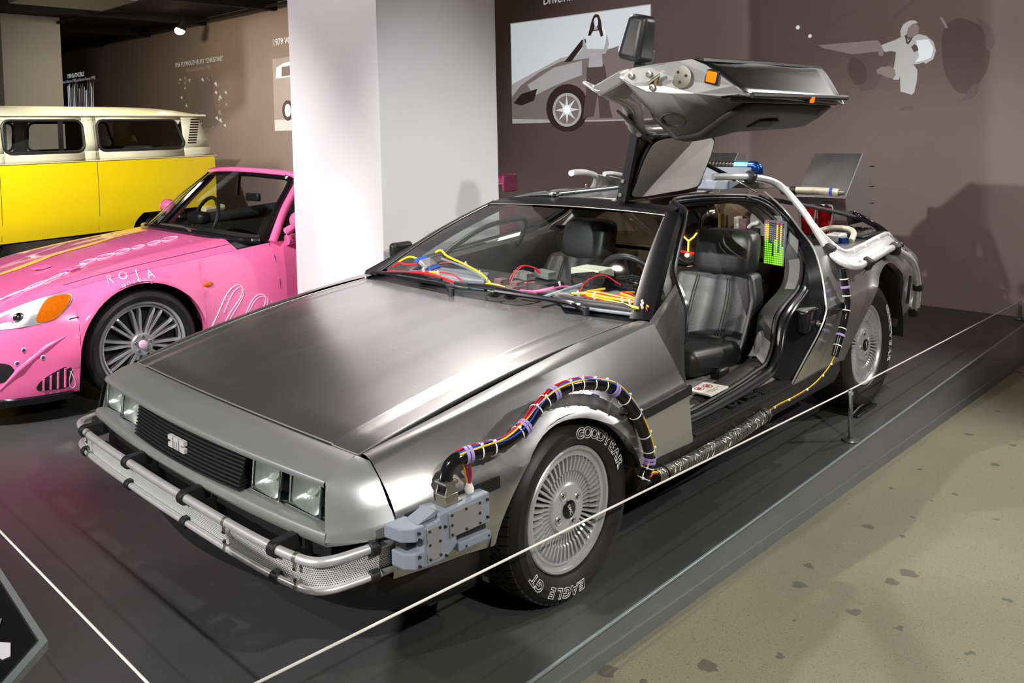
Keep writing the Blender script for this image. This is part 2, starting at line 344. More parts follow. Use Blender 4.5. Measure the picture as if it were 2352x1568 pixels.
def disc(name, x, z, rx, rz, m, parent, d, n=28): return flat(name, [(x+rx*math.cos(2*math.pi*i/n), z+rz*math.sin(2*math.pi*i/n)) for i in range(n)], m, parent, d)
def caption(txt, x, z, size, label, align='LEFT', m='proj_lightest'):
    t = thing('projected_caption', label, 'caption', (x, WY, z), 'projected captions on the back wall'); words = txt.split(' '); ms = [text_mesh(w_, size, align='LEFT') for w_ in words]
    wd = [max(v[0] for v in q.v) for q in ms]; tot = sum(wd)+.28*size*(len(ms)-1); cx = x-tot/2 if align == 'CENTER' else x
    for q, w_ in zip(ms, wd):
        q.xf(lambda p: (cx+p.x, WY-.002, z+p.y)).build('word', m, t, smooth=0); cx += w_+.28*size
def picture(name, label, x0, x1, z0, z1, m):
    t = thing(name, label, 'picture', ((x0+x1)/2, WY, z0), 'projected pictures on the back wall'); flat('backdrop', [(x0, z0), (x1, z0), (x1, z1), (x0, z1)], m, t, 1); return t
# a figure standing before an open sports car
p = picture('projected_picture', 'bright grey projected picture of a person standing before an open sports car', -4.25, -2.31, 1.545, 2.70, 'proj_light')
flat('sky_glow', [(-4.24, 2.0), (-3.5, 2.25), (-2.9, 2.3), (-2.32, 2.3), (-2.32, 2.69), (-4.24, 2.69)], 'proj_lightest', p, 1.6)
flat('car_body', [(-4.25, 1.85), (-4.1, 1.98), (-3.8, 2.12), (-3.5, 2.21), (-3.0, 2.26), (-2.6, 2.34), (-2.31, 2.36), (-2.31, 1.56), (-3.1, 1.56), (-4.25, 1.60)], 'proj_mid', p, 2.4)
flat('hood_shine', [(-4.0, 1.98), (-3.6, 2.15), (-3.2, 2.2), (-3.2, 2.05), (-3.6, 1.95), (-3.9, 1.85)], 'proj_light', p, 3)
flat('windshield_frame', [(-3.45, 2.2), (-3.2, 2.42), (-2.95, 2.45), (-2.95, 2.40), (-3.15, 2.38), (-3.35, 2.2)], 'proj_dark', p, 3)
flat('windshield_pane', [(-3.33, 2.21), (-3.14, 2.37), (-2.96, 2.39), (-2.96, 2.23)], 'proj_light', p, 3.2)
disc('wheel_arch', -3.42, 1.70, .30, .26, 'proj_dark', p, 3.4); flat('arch_floor', [(-3.75, 1.546), (-3.1, 1.546), (-3.1, 1.40+.147), (-3.75, 1.547)], 'proj_dark', p, 3.5)
disc('rim', -3.42, 1.68, .205, .185, 'proj_light', p, 3.8); disc('rim_gap', -3.42, 1.68, .17, .155, 'proj_mid', p, 4)
for k in range(8):
    a = k*math.pi/4; flat('spoke', [(-3.42+.03*math.cos(a+1.57), 1.68+.03*math.sin(a+1.57)), (-3.42+.17*math.cos(a), 1.68+.155*math.sin(a)), (-3.42+.03*math.cos(a-1.57), 1.68+.03*math.sin(a-1.57))], 'proj_lightest', p, 4.3)
flat('headlamp', [(-4.22, 1.78), (-4.1, 1.88), (-3.85, 1.93), (-3.9, 1.80), (-4.1, 1.75)], 'proj_dark', p, 3.5)
flat('seat_back', [(-2.72, 2.28), (-2.66, 2.42), (-2.6, 2.43), (-2.55, 2.32), (-2.58, 2.2), (-2.7, 2.2)], 'proj_lightest', p, 3.4)
fg = flat('trousers', [(-3.13, 2.13), (-2.9, 2.14), (-2.86, 1.95), (-2.84, 1.7), (-2.8, 1.58), (-2.97, 1.58), (-2.99, 1.85), (-3.05, 1.6), (-3.2, 1.58), (-3.15, 1.85)], 'proj_dim', p, 4.6)
flat('waist', [(-3.09, 2.28), (-2.93, 2.28), (-2.92, 2.12), (-3.11, 2.12)], 'proj_light', p, 4.8)
flat('top', [(-3.12, 2.52), (-2.92, 2.52), (-2.89, 2.4), (-2.92, 2.27), (-3.1, 2.27), (-3.14, 2.42)], 'proj_lightest', p, 5, 3)
flat('arms', [(-3.17, 2.46), (-3.13, 2.32), (-2.9, 2.30), (-2.86, 2.46), (-2.83, 2.34), (-2.88, 2.25), (-3.12, 2.26), (-3.19, 2.33)], 'proj_light', p, 5.2)
flat('hair', [(-3.00, 2.675), (-2.96, 2.66), (-2.935, 2.60), (-2.92, 2.50), (-2.905, 2.44), (-2.94, 2.43), (-2.965, 2.50), (-3.04, 2.50), (-3.08, 2.45), (-3.11, 2.46), (-3.085, 2.53), (-3.055, 2.62), (-3.03, 2.66)], 'proj_dark', p, 5.4)
flat('face', [(-3.03, 2.60), (-3.015, 2.635), (-2.985, 2.64), (-2.97, 2.60), (-2.975, 2.56), (-2.995, 2.535), (-3.02, 2.555)], 'proj_lightest', p, 5.8); flat('neck', [(-3.02, 2.55), (-2.985, 2.545), (-2.975, 2.51), (-3.03, 2.51)], 'proj_light', p, 5.5)
# a dim night scene: a seated figure in white beside a car
p = thing('projected_night_scene', 'large dim projected night scene with a seated figure in white clothes', 'picture', (.1, WY, 1.46), 'projected pictures on the back wall')
flat('fender', [(-.86, 2.17), (-.4, 2.19), (-.05, 2.17), (.03, 2.05), (-.12, 1.75), (-.25, 1.74), (-.22, 1.92), (-.4, 2.08), (-.86, 2.13)], 'proj_dim', p, 1.2)
flat('fender_shine', [(-.6, 2.15), (-.1, 2.15), (-.02, 2.06), (-.3, 2.05), (-.55, 2.12)], 'proj_mid', p, 1.6)
flat('wheel_gap', [(-.3, 2.03), (-.2, 1.95), (-.19, 1.82), (-.28, 1.8), (-.34, 1.92)], 'proj_night', p, 1.9, 3)
flat('light_beam', [(-.70, 2.23), (-.64, 2.245), (-.24, 2.42), (-.4, 2.40)], 'proj_dim', p, 1.4)
for x_, z_, r_ in ((-.67, 2.235, .016), (-.78, 2.32, .018), (-.36, 2.60, .024), (-.325, 2.60, .018)): disc('lamp_point', x_, z_, r_, r_, 'proj_lightest', p, 2)
flat('door_edge', [(.02, 2.33), (.20, 2.47), (.215, 2.46), (.04, 2.31)], 'proj_dim', p, 1.4); flat('side_panel', [(.10, 2.62), (.12, 2.52), (.36, 2.53), (.38, 2.75), (.13, 2.76)], 'proj_dim', p, 1.4)
flat('wheel_arc', [(-.50, 1.56), (-.38, 1.62), (-.33, 1.74), (-.345, 1.745), (-.40, 1.64), (-.50, 1.575)], 'proj_dim', p, 1.4)
PMAP[:] = [.757, -.121, .718, .471]
flat('jacket', [(.07, 2.27), (.09, 2.285), (.22, 2.325), (.29, 2.36), (.33, 2.345), (.36, 2.30), (.41, 2.345), (.45, 2.37), (.53, 2.34), (.60, 2.27), (.625, 2.17), (.60, 2.08), (.555, 2.055), (.53, 2.035), (.50, 2.055), (.46, 2.04), (.40, 2.035), (.33, 2.02), (.30, 1.98), (.255, 1.875), (.20, 1.88), (.19, 1.95), (.215, 2.08), (.225, 2.19), (.17, 2.205), (.11, 2.195)], 'proj_light', p, 2.4)
flat('sleeve', [(.43, 2.30), (.55, 2.30), (.60, 2.2), (.58, 2.10), (.50, 2.07), (.42, 2.06), (.46, 2.12)], 'proj_lightest', p, 2.6)
flat('collar', [(.315, 2.365), (.33, 2.28), (.35, 2.26), (.385, 2.31), (.40, 2.35), (.37, 2.31), (.345, 2.29), (.335, 2.36)], 'proj_night', p, 2.8)
flat('trouser_leg', [(.02, 2.0), (.07, 2.03), (.17, 2.035), (.215, 1.99), (.225, 1.93), (.20, 1.895), (.15, 1.90), (.07, 1.945), (.03, 1.96)], 'proj_mid', p, 2.6)
flat('trouser_leg', [(.28, 2.01), (.34, 2.035), (.41, 2.03), (.445, 1.97), (.44, 1.86), (.415, 1.73), (.39, 1.70), (.30, 1.735), (.275, 1.74), (.27, 1.86)], 'proj_light', p, 2.8)
flat('shirt_print', [(.38, 2.23), (.41, 2.26), (.44, 2.24), (.455, 2.19), (.41, 2.17)], 'proj_dim', p, 3.0)
flat('head', [(.33, 2.37), (.345, 2.45), (.39, 2.49), (.44, 2.475), (.46, 2.43), (.45, 2.38), (.41, 2.345), (.36, 2.335)], 'proj_mid', p, 3.0); flat('hair', [(.275, 2.36), (.27, 2.42), (.30, 2.49), (.36, 2.525), (.42, 2.52), (.445, 2.49), (.39, 2.485), (.35, 2.45), (.335, 2.38), (.30, 2.35)], 'proj_light', p, 3.3)
flat('hand', [(.05, 2.22), (.1, 2.21), (.09, 2.15), (.04, 2.17)], 'proj_mid', p, 3); flat('shoe', [(.26, 1.55), (.38, 1.58), (.40, 1.545), (.30, 1.53)], 'proj_dim', p, 1.5, 3)
flat('dark_figure', [(.7, 2.40), (.82, 2.5), (.98, 2.44), (1.1, 2.3), (1.12, 2.0), (1.0, 1.75), (.85, 1.7), (.72, 1.9), (.68, 2.2)], 'proj_night', p, 1.2, 3)
flat('sleeve_shine', [(1.0, 2.50), (1.12, 2.38), (1.17, 2.2), (1.10, 2.14), (1.08, 2.3)], 'proj_dim', p, 1.8, 3); flat('glint', [(.66, 2.52), (.68, 2.53), (.74, 2.41), (.72, 2.40)], 'proj_mid', p, 1.8)
flat('upper_glow', [(.50, 2.78), (.74, 2.80), (.74, 2.84), (.52, 2.83)], 'proj_light', p, 1.4); flat('sky_patch', [(.9, 2.68), (1.2, 2.72), (1.5, 2.6), (1.5, 2.85), (.95, 2.85)], 'proj_dim', p, 1.2, 3)
flat('foot_shine', [(.85, 1.60), (1.0, 1.67), (1.02, 1.78), (.96, 1.76), (.9, 1.66)], 'proj_dim', p, 1.6, 3)
PMAP[:] = [1, 0, 1, 0]
# left pictures
p = picture('projected_picture', 'grey projected picture of a two-tone van, cut off by the white pillar', -9.45, -7.9, 1.53, 2.66, 'proj_mid')
flat('van_roof', [(-9.37, 2.35), (-9.33, 2.52), (-9.1, 2.58), (-7.95, 2.60), (-7.95, 2.36)], 'proj_lightest', p, 2); flat('van_body', [(-9.4, 1.9), (-9.38, 2.35), (-7.95, 2.36), (-7.95, 1.85)], 'proj_mid', p, 2.4)
flat('van_window', [(-9.2, 2.37), (-9.18, 2.52), (-8.8, 2.53), (-8.8, 2.38)], 'proj_dim', p, 2.8); disc('van_wheel', -9.05, 1.84, .16, .16, 'proj_dark', p, 3); disc('van_hubcap', -9.05, 1.84, .09, .1, 'proj_lightest', p, 3.4)
flat('road', [(-9.45, 1.53), (-7.9, 1.53), (-7.9, 1.7), (-9.45, 1.7)], 'proj_light', p, 1.8)
p = thing('projected_picture', 'faint speckled projected picture with a dark shape, above the yellow van', 'picture', (-11.9, WY, 1.6), 'projected pictures on the back wall')
for k in range(80):
    x_, z_ = random.uniform(-12.8, -10.95), random.uniform(1.62, 2.55)
    if abs(x_+11.9) < .5 and 1.9 < z_ < 2.4: continue
    a = random.uniform(.01, .07); flat('glint', [(x_-a, z_), (x_, z_+a*.6), (x_+a*.5, z_+a*.2), (x_+a*.7, z_-a*.7)], random.choice(('proj_mid', 'proj_light', 'proj_light', 'proj_dim')), p, 1.2+k*.05)
flat('figure', [(-12.3, 1.7), (-12.2, 2.1), (-12.15, 2.45), (-11.9, 2.52), (-11.5, 2.5), (-11.45, 2.1), (-11.3, 1.7), (-11.8, 1.62)], 'proj_dim', p, 4, 3)
p = thing('projected_picture', 'pale blue-white streaked projected picture behind the van roof, next to the far pillar', 'picture', (-17.7, WY, 2.2), 'projected pictures on the back wall')
for k in range(16):
    x_ = -18.4+k*.1; flat('streak', [(x_, 2.15), (x_+.05, 2.15), (x_+.07, 2.5+.3*random.random()), (x_+.02, 2.72*(.92+.08*random.random()))], random.choice(('proj_light', 'proj_mid', 'proj_lightest')), p, 1+k*.1)
caption('Driven in 2 Fast 2 Furious (2003)', -3.74, 2.855, .115, 'white caption line starting Driven in, above the bright car picture')
caption('1979 VOLKSWAGEN', -9.42, 2.865, .15, 'white caption heading beginning 1979, cut off by the pillar')
caption('Driven in', -8.95, 2.74, .10, 'small white caption line under the 1979 heading, cut off by the pillar')
caption('1958 PLYMOUTH FURY "CHRISTINE"', -11.95, 2.75, .115, 'white caption heading beginning 1958 above the speckled picture', 'CENTER', 'proj_light')
caption('Driven in Christine, 1983', -11.95, 2.64, .09, 'small faint caption line under the 1958 heading', 'CENTER', 'proj_mid')
caption('1989 BATMOBILE', -17.85, 2.85, .14, 'white caption heading beginning 1989 beside the far pillar', 'CENTER')
caption('Driven in Batman (1989) and Batman Returns (1992)', -17.75, 2.75, .10, 'small caption line under the 1989 heading', 'CENTER', 'proj_light')
# ---------------------------------------------------------------- rope barrier
def post(x, y, h, label):
    t = thing('barrier_post', label, 'post', (x, y, 0), 'barrier posts')
    MB().lathe([(0, .0), (.038, 0), (.040, .004), (.036, .010), (.012, .013), (0, .013)], (x, y, 0), 'z', 28).build('base', 'post_metal', t)
    MB().lathe([(0, .012), (.0105, .012), (.0105, h-.003), (.0085, h), (0, h)], (x, y, 0), 'z', 16).build('pole', 'post_metal', t)
    MB().lathe([(.0115, h-.022), (.0122, h-.020), (.0122, h-.008), (.0115, h-.006)], (x, y, 0), 'z', 16).build('collar', 'steel_bright', t)
post(.99, 1.88, .240, 'short grey metal barrier post standing beside the rear wheel of the steel car')
post(.972, 5.07, .130, 'short grey metal barrier post standing against the back wall')
P0 = [(1.0, -2.6, .44), (1.0, -1.167, .374), (.99, .3, .308), (.9735, 1.88, .232), (.965, 3.4, .178), (.955, 5.07, .122)]
tag(MB().tube(P0, .0034, 8).build('barrier_rope', 'rope_white', origin=(1.0, -2.6, .44)), 'thin white barrier rope running past the wheels of the steel car', 'rope', 'barrier ropes')
tag(MB().tube([(-4.4, -1.23, .24), (-2, -1.23, .24), (.95, -1.236, .24)], .0034, 8).build('barrier_rope', 'rope_white', origin=(-2, -1.23, .24)), 'thin white barrier rope crossing the platform in front of the steel car', 'rope', 'barrier ropes')
# information panel at the corner of the platform
t = thing('information_panel', 'black and white picture panel with a pale border, in front of the platform', 'sign', (1.1, -1.8, 0))
S0, S1, S2 = Vector((1.04, -1.615, .80)), Vector((1.29, -1.63, .80)), Vector((1.40, -1.74, .80))
a = (S1-S0).normalized(); b = (S2-S1).normalized()
E_ = [S1-a*.9, S1, S1+b*.7, S1-a*.9+b*.7]
MB().prism(E_, (0, 0, -.012)).build('board', mat('panel_border', srgb(150, 154, 156), .4, .3, var=.03), t, smooth=0)
ins = [S1-a*.88+b*.018, S1-a*.022+b*.018, S1-a*.022+b*.68, S1-a*.88+b*.68]
MB().prism([q+Vector((0, 0, .0008)) for q in ins], (0, 0, .001)).build('print', mat('panel_print', (.012, .012, .013, 1), .3, var=.3), t, smooth=0)
def onp(u, v): return S1-a*u+b*v+Vector((0, 0, .0022))
for k, (u_, v_, wu, wv, m_) in enumerate(((.07, .075, .05, .016, 'proj_light'), (.10, .115, .07, .02, 'proj_mid'), (.14, .07, .03, .02, 'proj_dim'), (.05, .15, .03, .04, 'proj_mid'), (.16, .13, .04, .03, 'proj_light'), (.19, .09, .04, .02, 'proj_dim'))):
    MB().prism([onp(u_-wu/2, v_-wv*.3), onp(u_, v_-wv), onp(u_+wu/2, v_), onp(u_+wu*.2, v_+wv), onp(u_-wu*.3, v_+wv*.6)], (0, 0, .0006)).build('picture_highlight', m_, t, smooth=0)
cb = (E_[0]+E_[2])/2
MB().bx(cb.x-.03, cb.x+.03, cb.y-.03, cb.y+.03, fz(-1.9), .79).build('stand', 'black_plastic', t)
MB().bx(cb.x-.15, cb.x+.15, cb.y-.12, cb.y+.12, fz(-1.9)-.002, fz(-1.9)+.012).build('foot_plate', 'black_plastic', t)
# ================================================================ the steel gull-wing car
car = thing('sports_car', 'brushed stainless steel sports car with one raised gull-wing door and wiring', 'car', (0, 0, 0))
def B(mb, name, m, parent=car, **k): return mb.build(name, m, parent, **k)
def both(mb, name, m, parent=car, **k): a = B(mb, name, m, parent, **k); b = B(mb.mirror(), name, m, parent, **k); return a, b
# ---- hood
def hood_front(t): return (.703*t, -.722+.034*t*t, .645-.013*t*t)
def hood_rear(t): return (.757*t, .362+.065*abs(t)**1.6, .797-.009*t*t)
ts = sorted(set([i/12 for i in range(-12, 13)]+[s*q for s in (-1, 1) for q in (.845, .855, .985)]))
rows = []
for i in range(13):
    u = i/12; row = []
    for t in ts:
        a, b = hood_front(t), hood_rear(t); p = list(lerp(a, b, u))
        p[2] += .022*math.sin(math.pi*u)*(1-.35*t*t)+.010*math.sin(math.pi*u)
        if abs(t) > .85: p[2] -= .004*min(1, (abs(t)-.845)/.01)
        row.append(tuple(p))
    rows.append(row)
B(MB().grid(rows), 'hood', 'steel', solid=.014, bevel=.003)
hood_o = bpy.data.objects['hood']
ed_ = [Vector(q)+Vector((0, -.001, .0)) for q in rows[0]]; B(MB().tube(ed_, .0022, 6), 'hood_edge_highlight', 'steel_bright', hood_o)  # thin bright tubes imitate the highlight along the hood's edges
for k_ in (0, -1): B(MB().tube([Vector(r_[k_]) for r_ in rows], .0022, 6), 'hood_edge_highlight', 'steel_bright', hood_o)
# ---- nose fascia
cre = lambda t: (.713*t, -.852+.051*t*t, .606-.010*t*t)
n_t = [i/16 for i in range(-16, 17)]
rows = [[tuple(Vector(hood_front(t))+Vector((0, -.004, -.006))) for t in n_t], [(lerp(hood_front(t), cre(t), .15)[0], lerp(hood_front(t), cre(t), .15)[1], lerp(hood_front(t), cre(t), .15)[2]+.002) for t in n_t],
        [(lerp(hood_front(t), cre(t), .5)[0], lerp(hood_front(t), cre(t), .5)[1], lerp(hood_front(t), cre(t), .5)[2]+.006) for t in n_t], [lerp(hood_front(t), cre(t), .9) for t in n_t], [cre(t) for t in n_t]]
lipc = [tuple(Vector(cre(t))+Vector((0, -.006, -.008))) for t in n_t], [tuple(Vector(cre(t))+Vector((0, -.004, -.017))) for t in n_t], [tuple(Vector(cre(t))+Vector((0, .05, -.022))) for t in n_t]
B(MB().grid(rows+list(lipc)), 'nose_panel', 'silver_paint', smooth=50)
def lip(t, k):
    y0 = -.864+.036*abs(t)**2.5
    return {0: (.69*t, y0+.085, .487), 1: (.735*t, y0+.006, .472+.006*t*t), 2: (.737*t, y0-.001, .466+.008*t*t), 3: (.742*t, y0-.006, .450+.006*t*t), 4: (.74*t, y0+.002, .438+.004*t*t), 5: (.73*t, y0+.05, .434)}[k]
B(MB().grid([[(lip(t, k)[0]*1.012, lip(t, k)[1], lip(t, k)[2]) for t in n_t] for k in range(6)]), 'lower_lip', 'silver_paint', smooth=50)
fr = [cre(1), (.722, -.806, .585), (.729, -.815, .54), (.737, -.822, .505), (.742, -.826, .474), (.748, -.834, .456), (.746, -.828, .442), (.70, -.79, .438)]
sm = [hood_front(1), (.742, -.681, .619), (.790, -.688, .586), (.822, -.683, .523), (.842, -.676, .490), (.852, -.676, .470), (.85, -.67, .456), (.80, -.65, .45)]
edge_ = [Vector(r_[-1]) for r_ in rows][::-1]; rows = []
def on_edge(q):
    f_ = q*(len(edge_)-1); k = min(int(f_), len(edge_)-2); return tuple(edge_[k].lerp(edge_[k+1], f_-k))
for k_, (a, b) in enumerate(zip(fr, sm)):
    if k_ == 0: rows.append([on_edge(q) for q in (0, .12, .3, .5, .7, .88, 1)]); continue
    rows.append([tuple(Vector(lerp(a, b, q))+Vector((.012, -.008, 0))*math.sin(math.pi*q)*min(1, k_/2)) for q in (0, .12, .3, .5, .7, .88, 1)])
both(MB().grid(rows), 'nose_corner', 'silver_paint', smooth=50)
both(MB().add([(.703, -.80, .592), (.712, -.803, .55), (.725, -.815, .484), (.70, -.74, .487), (.70, -.73, .59)], [(0, 1, 2, 3, 4)]), 'lamp_recess_side', 'silver_paint', smooth=0)
B(MB().add([(-.705, -.745, .60), (.705, -.745, .60), (.705, -.745, .47), (-.705, -.745, .47)], [(0, 1, 2, 3)]), 'recess_back', 'black_plastic', smooth=0, solid=.005)
# ---- grille
gr = B(MB().prism([(-.36, -.775, .590), (-.36, -.748, .590), (-.36, -.748, .478), (-.36, -.80, .478)], (.72, 0, 0)), 'grille', 'black_plastic', smooth=0)
NS = 11
for k in range(NS):
    u = (k+.5)/NS; z = .594-.116*u; y = -.822-.030*u; wd = .362-.012*u
    pts = []
    for j in range(9):
        t = -1+j/4; pts.append((wd*t, y-.018*(1-t*t), z))
    q = MB()
    q.grid([[(p[0], p[1], p[2]+.0032) for p in pts], [(p[0], p[1]-.002, p[2]-.001) for p in pts], [(p[0], p[1], p[2]-.0032) for p in pts], [(p[0]*.97, p[1]+.05, p[2]-.0032) for p in pts], [(p[0]*.97, p[1]+.05, p[2]+.0032) for p in pts]], cv=True)
    q.f += [(0, 9, 18, 27, 36), (8, 17, 26, 35, 44)]
    B(q, 'slat', 'black_plastic', gr, smooth=30)
# emblem: three block letters
def strip_letter(polys, name):
    q = MB()
    for P in polys: q.prism([(x, -.868, z) for x, z in P], (0, .012, 0))
    return q
ex, ez, s_ = -.052, .517, 1.0
def R4(x0, x1, z0, z1): return [(x0, z0), (x1, z0), (x1, z1), (x0, z1)]
def blk(x): return (R4(x, x+.030, .023, .036),)
lt = {'letter_d': (R4(0, .030, .0225, .036), R4(.019, .030, .0135, .0225), R4(0, .030, 0, .0135)),
      'letter_m': (R4(.0365, .0695, .025, .036), R4(.0365, .0445, 0, .025), R4(.049, .057, 0, .025), R4(.0615, .0695, 0, .025)),
      'letter_c': (R4(.076, .106, .0225, .036), R4(.076, .087, .0135, .0225), R4(.076, .106, 0, .0135))}
for k_, P in lt.items():
    B(strip_letter([[(ex+x*1.02, ez+z*1.02) for x, z in q] for q in P], k_), 'emblem_letter', 'emblem', gr, smooth=0)
# ---- headlamps
def lamp(x0, x1, y0):
    zt, zb = .586, .492
    fy = lambda z: y0-.012*(zt-z)/(zt-zb)
    P = [(x0, fy(zb), zb), (x1, fy(zb)+.006, zb), (x1, fy(zt)+.006, zt), (x0, fy(zt), zt)]
    b = B(MB().prism([tuple(Vector(p)+Vector((0, .046, 0))) for p in P], (0, .02, 0)), 'headlamp', 'black_plastic', smooth=0)
    # reflector bowl
    cx, cz = (x0+x1)/2, (zt+zb)/2; rows = []
    for r_, d in ((1.0, .006), (.93, .012), (.8, .022), (.5, .036), (.2, .042), (.02, .043)):
        rows.append([(cx+(x1-x0)/2*r_*math.copysign(abs(math.cos(q))**.45, math.cos(q)), fy(cz+(zt-zb)/2*r_*math.copysign(abs(math.sin(q))**.45, math.sin(q)))+d, cz+(zt-zb)/2*r_*math.copysign(abs(math.sin(q))**.45, math.sin(q))) for q in [2*math.pi*i/28 for i in range(28)]])
    B(MB().grid(rows, cu=True), 'reflector', 'reflector', b, smooth=60)
    B(MB().sphere((cx, fy(cz)+.026, cz-.004), (.010, .016, .010), 10, 6), 'bulb', 'tie_white', b)
    n = 14; rows = []
    for i in range(n+1):
        z = zb+(zt-zb)*i/n; rows.append([(x0+(x1-x0)*j/24, fy(z)-.004*math.sin(math.pi*i/n)*math.sin(math.pi*j/24)+.0016*math.cos(j*math.pi)*(1 if 3 < j < 21 and 2 < i < 10 else 0), z) for j in range(25)])
    B(MB().grid(rows), 'lens', 'lens_clear', b, smooth=30, solid=.0015)
    e = .0035; bz = MB()
    bz.tube([(x0, fy(zb)-.001, zb), (x1, fy(zb)+.004, zb), (x1, fy(zt)+.004, zt), (x0, fy(zt)-.001, zt)], e, 6, closed=True); B(bz, 'bezel', 'chrome', b)
for s in (1, -1):
    for a, c, y in ((.553, .692, -.800), (.384, .520, -.815)): lamp(*(sorted((s*a, s*c))), y)
# ---- bumper core and lower valance
core = [( .70*t, -.812+.03*abs(t)**3, 0) for t in n_t]
B(MB().grid([[(p[0], p[1]+.02, .436) for p in core], [(p[0]*1.03, p[1]-.012, .428) for p in core], [(p[0]*1.03, p[1]-.018, .34) for p in core], [(p[0], p[1]+.06, .30) for p in core]]), 'bumper_core', 'black_plastic', smooth=40)
vt = [(0, -.835), (.3, -.825), (.55, -.80), (.70, -.76), (.79, -.70), (.842, -.60), (.868, -.50), (.875, -.415)]
vb = [(0, -.822), (.3, -.79), (.5, -.745), (.66, -.70), (.745, -.64), (.80, -.56), (.828, -.48), (.835, -.40)]
full = lambda L: [(-x, y) for x, y in reversed(L[1:])]+L
T, Bt = [Vector((x, y, 0)) for x, y in full(vt)], [Vector((x, y, 0)) for x, y in full(vb)]
T, Bt = cr(T, 4), cr(Bt, 4)
B(MB().grid([[(p.x*.96, p.y+.05, .345) for p in T], [(p.x, p.y, .34) for p in T], [(p.x*1.004, p.y-.004, .30) for p in T], [tuple((p*.55+q*.45)+Vector((0, 0, .245))) for p, q in zip(T, Bt)], [(q.x*1.01, q.y-.006, .205) for q in Bt], [(q.x, q.y, .196) for q in Bt], [(q.x*.95, q.y+.05, .2) for q in Bt]]), 'front_valance', 'black_plastic', smooth=45)
# ---- tube bumper with mesh
half = [(0, -.921), (.2, -.919), (.4, -.916), (.58, -.909), (.70, -.897), (.765, -.880), (.795, -.845), (.810, -.79), (.822, -.72), (.828, -.63)]
path = cr([Vector((x, y, 0)) for x, y in full(half)], 5)
zt, zl = .431, .357
bt = B(MB().tube([p+Vector((0, 0, zt)) for p in path], .0125, 14), 'bumper_tube', 'alu')
B(MB().tube([p+Vector((0, 0, zl)) for p in path], .0095, 12), 'bumper_tube', 'alu')
d = [0]
for a, b in zip(path, path[1:]): d.append(d[-1]+(b-a).length)
zz = [zl-.002+(zt-zl)*i/6 for i in range(7)]
B(MB().grid([[(p.x*.995, p.y+.009, z) for p in path] for z in zz], uv=[[(q, z) for q in d] for z in zz]), 'mesh_panel', 'perforated', smooth=40)
def nearest(x, front=True):
    c = [p for p in path if (p.y < -.83) == front]; return min(c, key=lambda p: abs(p.x-x))
def normal_at(p):
    i = path.index(p); a, b = path[max(0, i-1)], path[min(len(path)-1, i+1)]; t = (b-a).normalized(); return Vector((t.y, -t.x, 0)), t
brk = [nearest(x) for x in (-.66, -.225, .175, .64)]+[min(path, key=lambda p: (p-Vector((s*.815, -.74, 0))).length) for s in (1, -1)]
for p in brk:
    nrm, tg = normal_at(p)
    for z0, r0 in ((zt, .021), (zl, .016)):
        prof = []
        for a in range(13):
            q = -math.pi/2+math.pi*a/12; prof.append((math.cos(q)*r0, math.sin(q)*r0))
        prof += [(-.075, r0), (-.075, -r0)]
        c = p+Vector((0, 0, z0)); P = [c+nrm*u+Vector((0, 0, v))-tg*.013 for u, v in prof]
        B(MB().prism(P, tg*.026), 'bumper_bracket', 'black_plastic', smooth=30, bevel=.002)
for x in (-.60, .40, .72):
    p = nearest(x); nrm, tg = normal_at(p)
    for z0, r0, s in ((zt, .0138, -1), (zl, .0108, 1)):
        c = p+Vector((0, 0, z0)); k = B(MB().tube([c-tg*.006, c+tg*.006], r0, 14), 'pipe_clip', 'zinc')
        B(MB().box(c+nrm*(r0*.55)+Vector((0, 0, s*(r0+.006))), (.010, .004, .020), Matrix((tg, nrm, Vector((0, 0, 1)))).transposed()), 'clip_tab', 'zinc', k)
        B(MB().cyl(c+nrm*(r0*.55)+Vector((0, 0, s*(r0+.010))), c+nrm*(r0*.55+.005)+Vector((0, 0, s*(r0+.010))), .0035, 8), 'clip_screw', 'dark_screw', k)
for s in (1,):
    p = min(path, key=lambda q: (q-Vector((.825, -.665, 0))).length); nrm, tg = normal_at(p)
    for z0, r0, sg in ((zt, .0138, -1), (zl, .0108, 1)):
        c = p+Vector((0, 0, z0)); k = B(MB().tube([c-tg*.006, c+tg*.006], r0, 14), 'pipe_clip', 'zinc')
        B(MB().box(c+nrm*(r0*.7)+Vector((0, 0, sg*(r0+.006))), (.010, .004, .022), Matrix((tg, nrm, Vector((0, 0, 1)))).transposed()), 'clip_tab', 'zinc', k)
        B(MB().cyl(c+nrm*(r0*.7)+Vector((0, 0, sg*(r0+.011))), c+nrm*(r0*.7+.006)+Vector((0, 0, sg*(r0+.011))), .004, 8), 'clip_screw', 'dark_screw', k)
# ---- side surface
seamL = [(-.70, .706, .632), (-.3, .735, .697), (.0, .750, .742), (.25, .760, .775), (.42, .768, .786), (.62, .778, .794)]
crest = [(-.70, .745, .619), (-.5, .772, .662), (-.3, .795, .692), (.0, .820, .733), (.25, .832, .760), (.49, .842, .783), (.62, .846, .79)]
beltw = [(-.70, .842, .490), (-.55, .885, .512), (-.35, .918, .527), (0, .925, .533), (.34, .928, .540), (.60, .932, .556), (1.2, .936, .592), (1.74, .934, .628), (2.4, .934, .655), (3.2, .86, .66)]
def side_x(y, z, xt, zt_):
    xs, zs = interp(beltw, y)
    if z >= zs+.040:
        q = (zt_-z)/max(1e-6, zt_-zs-.040); return xt+(xs-.016-xt)*(q*.75+.25*math.sin(q*math.pi/2))
    if z >= zs+.008: return xs-.016+.016*(zs+.040-z)/.032
    if z >= zs-.04: return xs
    return xs-.16*(zs-.04-z)**1.0*.9
AR = dict(yc=-.06, zc=.265, r=.338); AQ = dict(yc=2.405, zc=.335, r=.405)
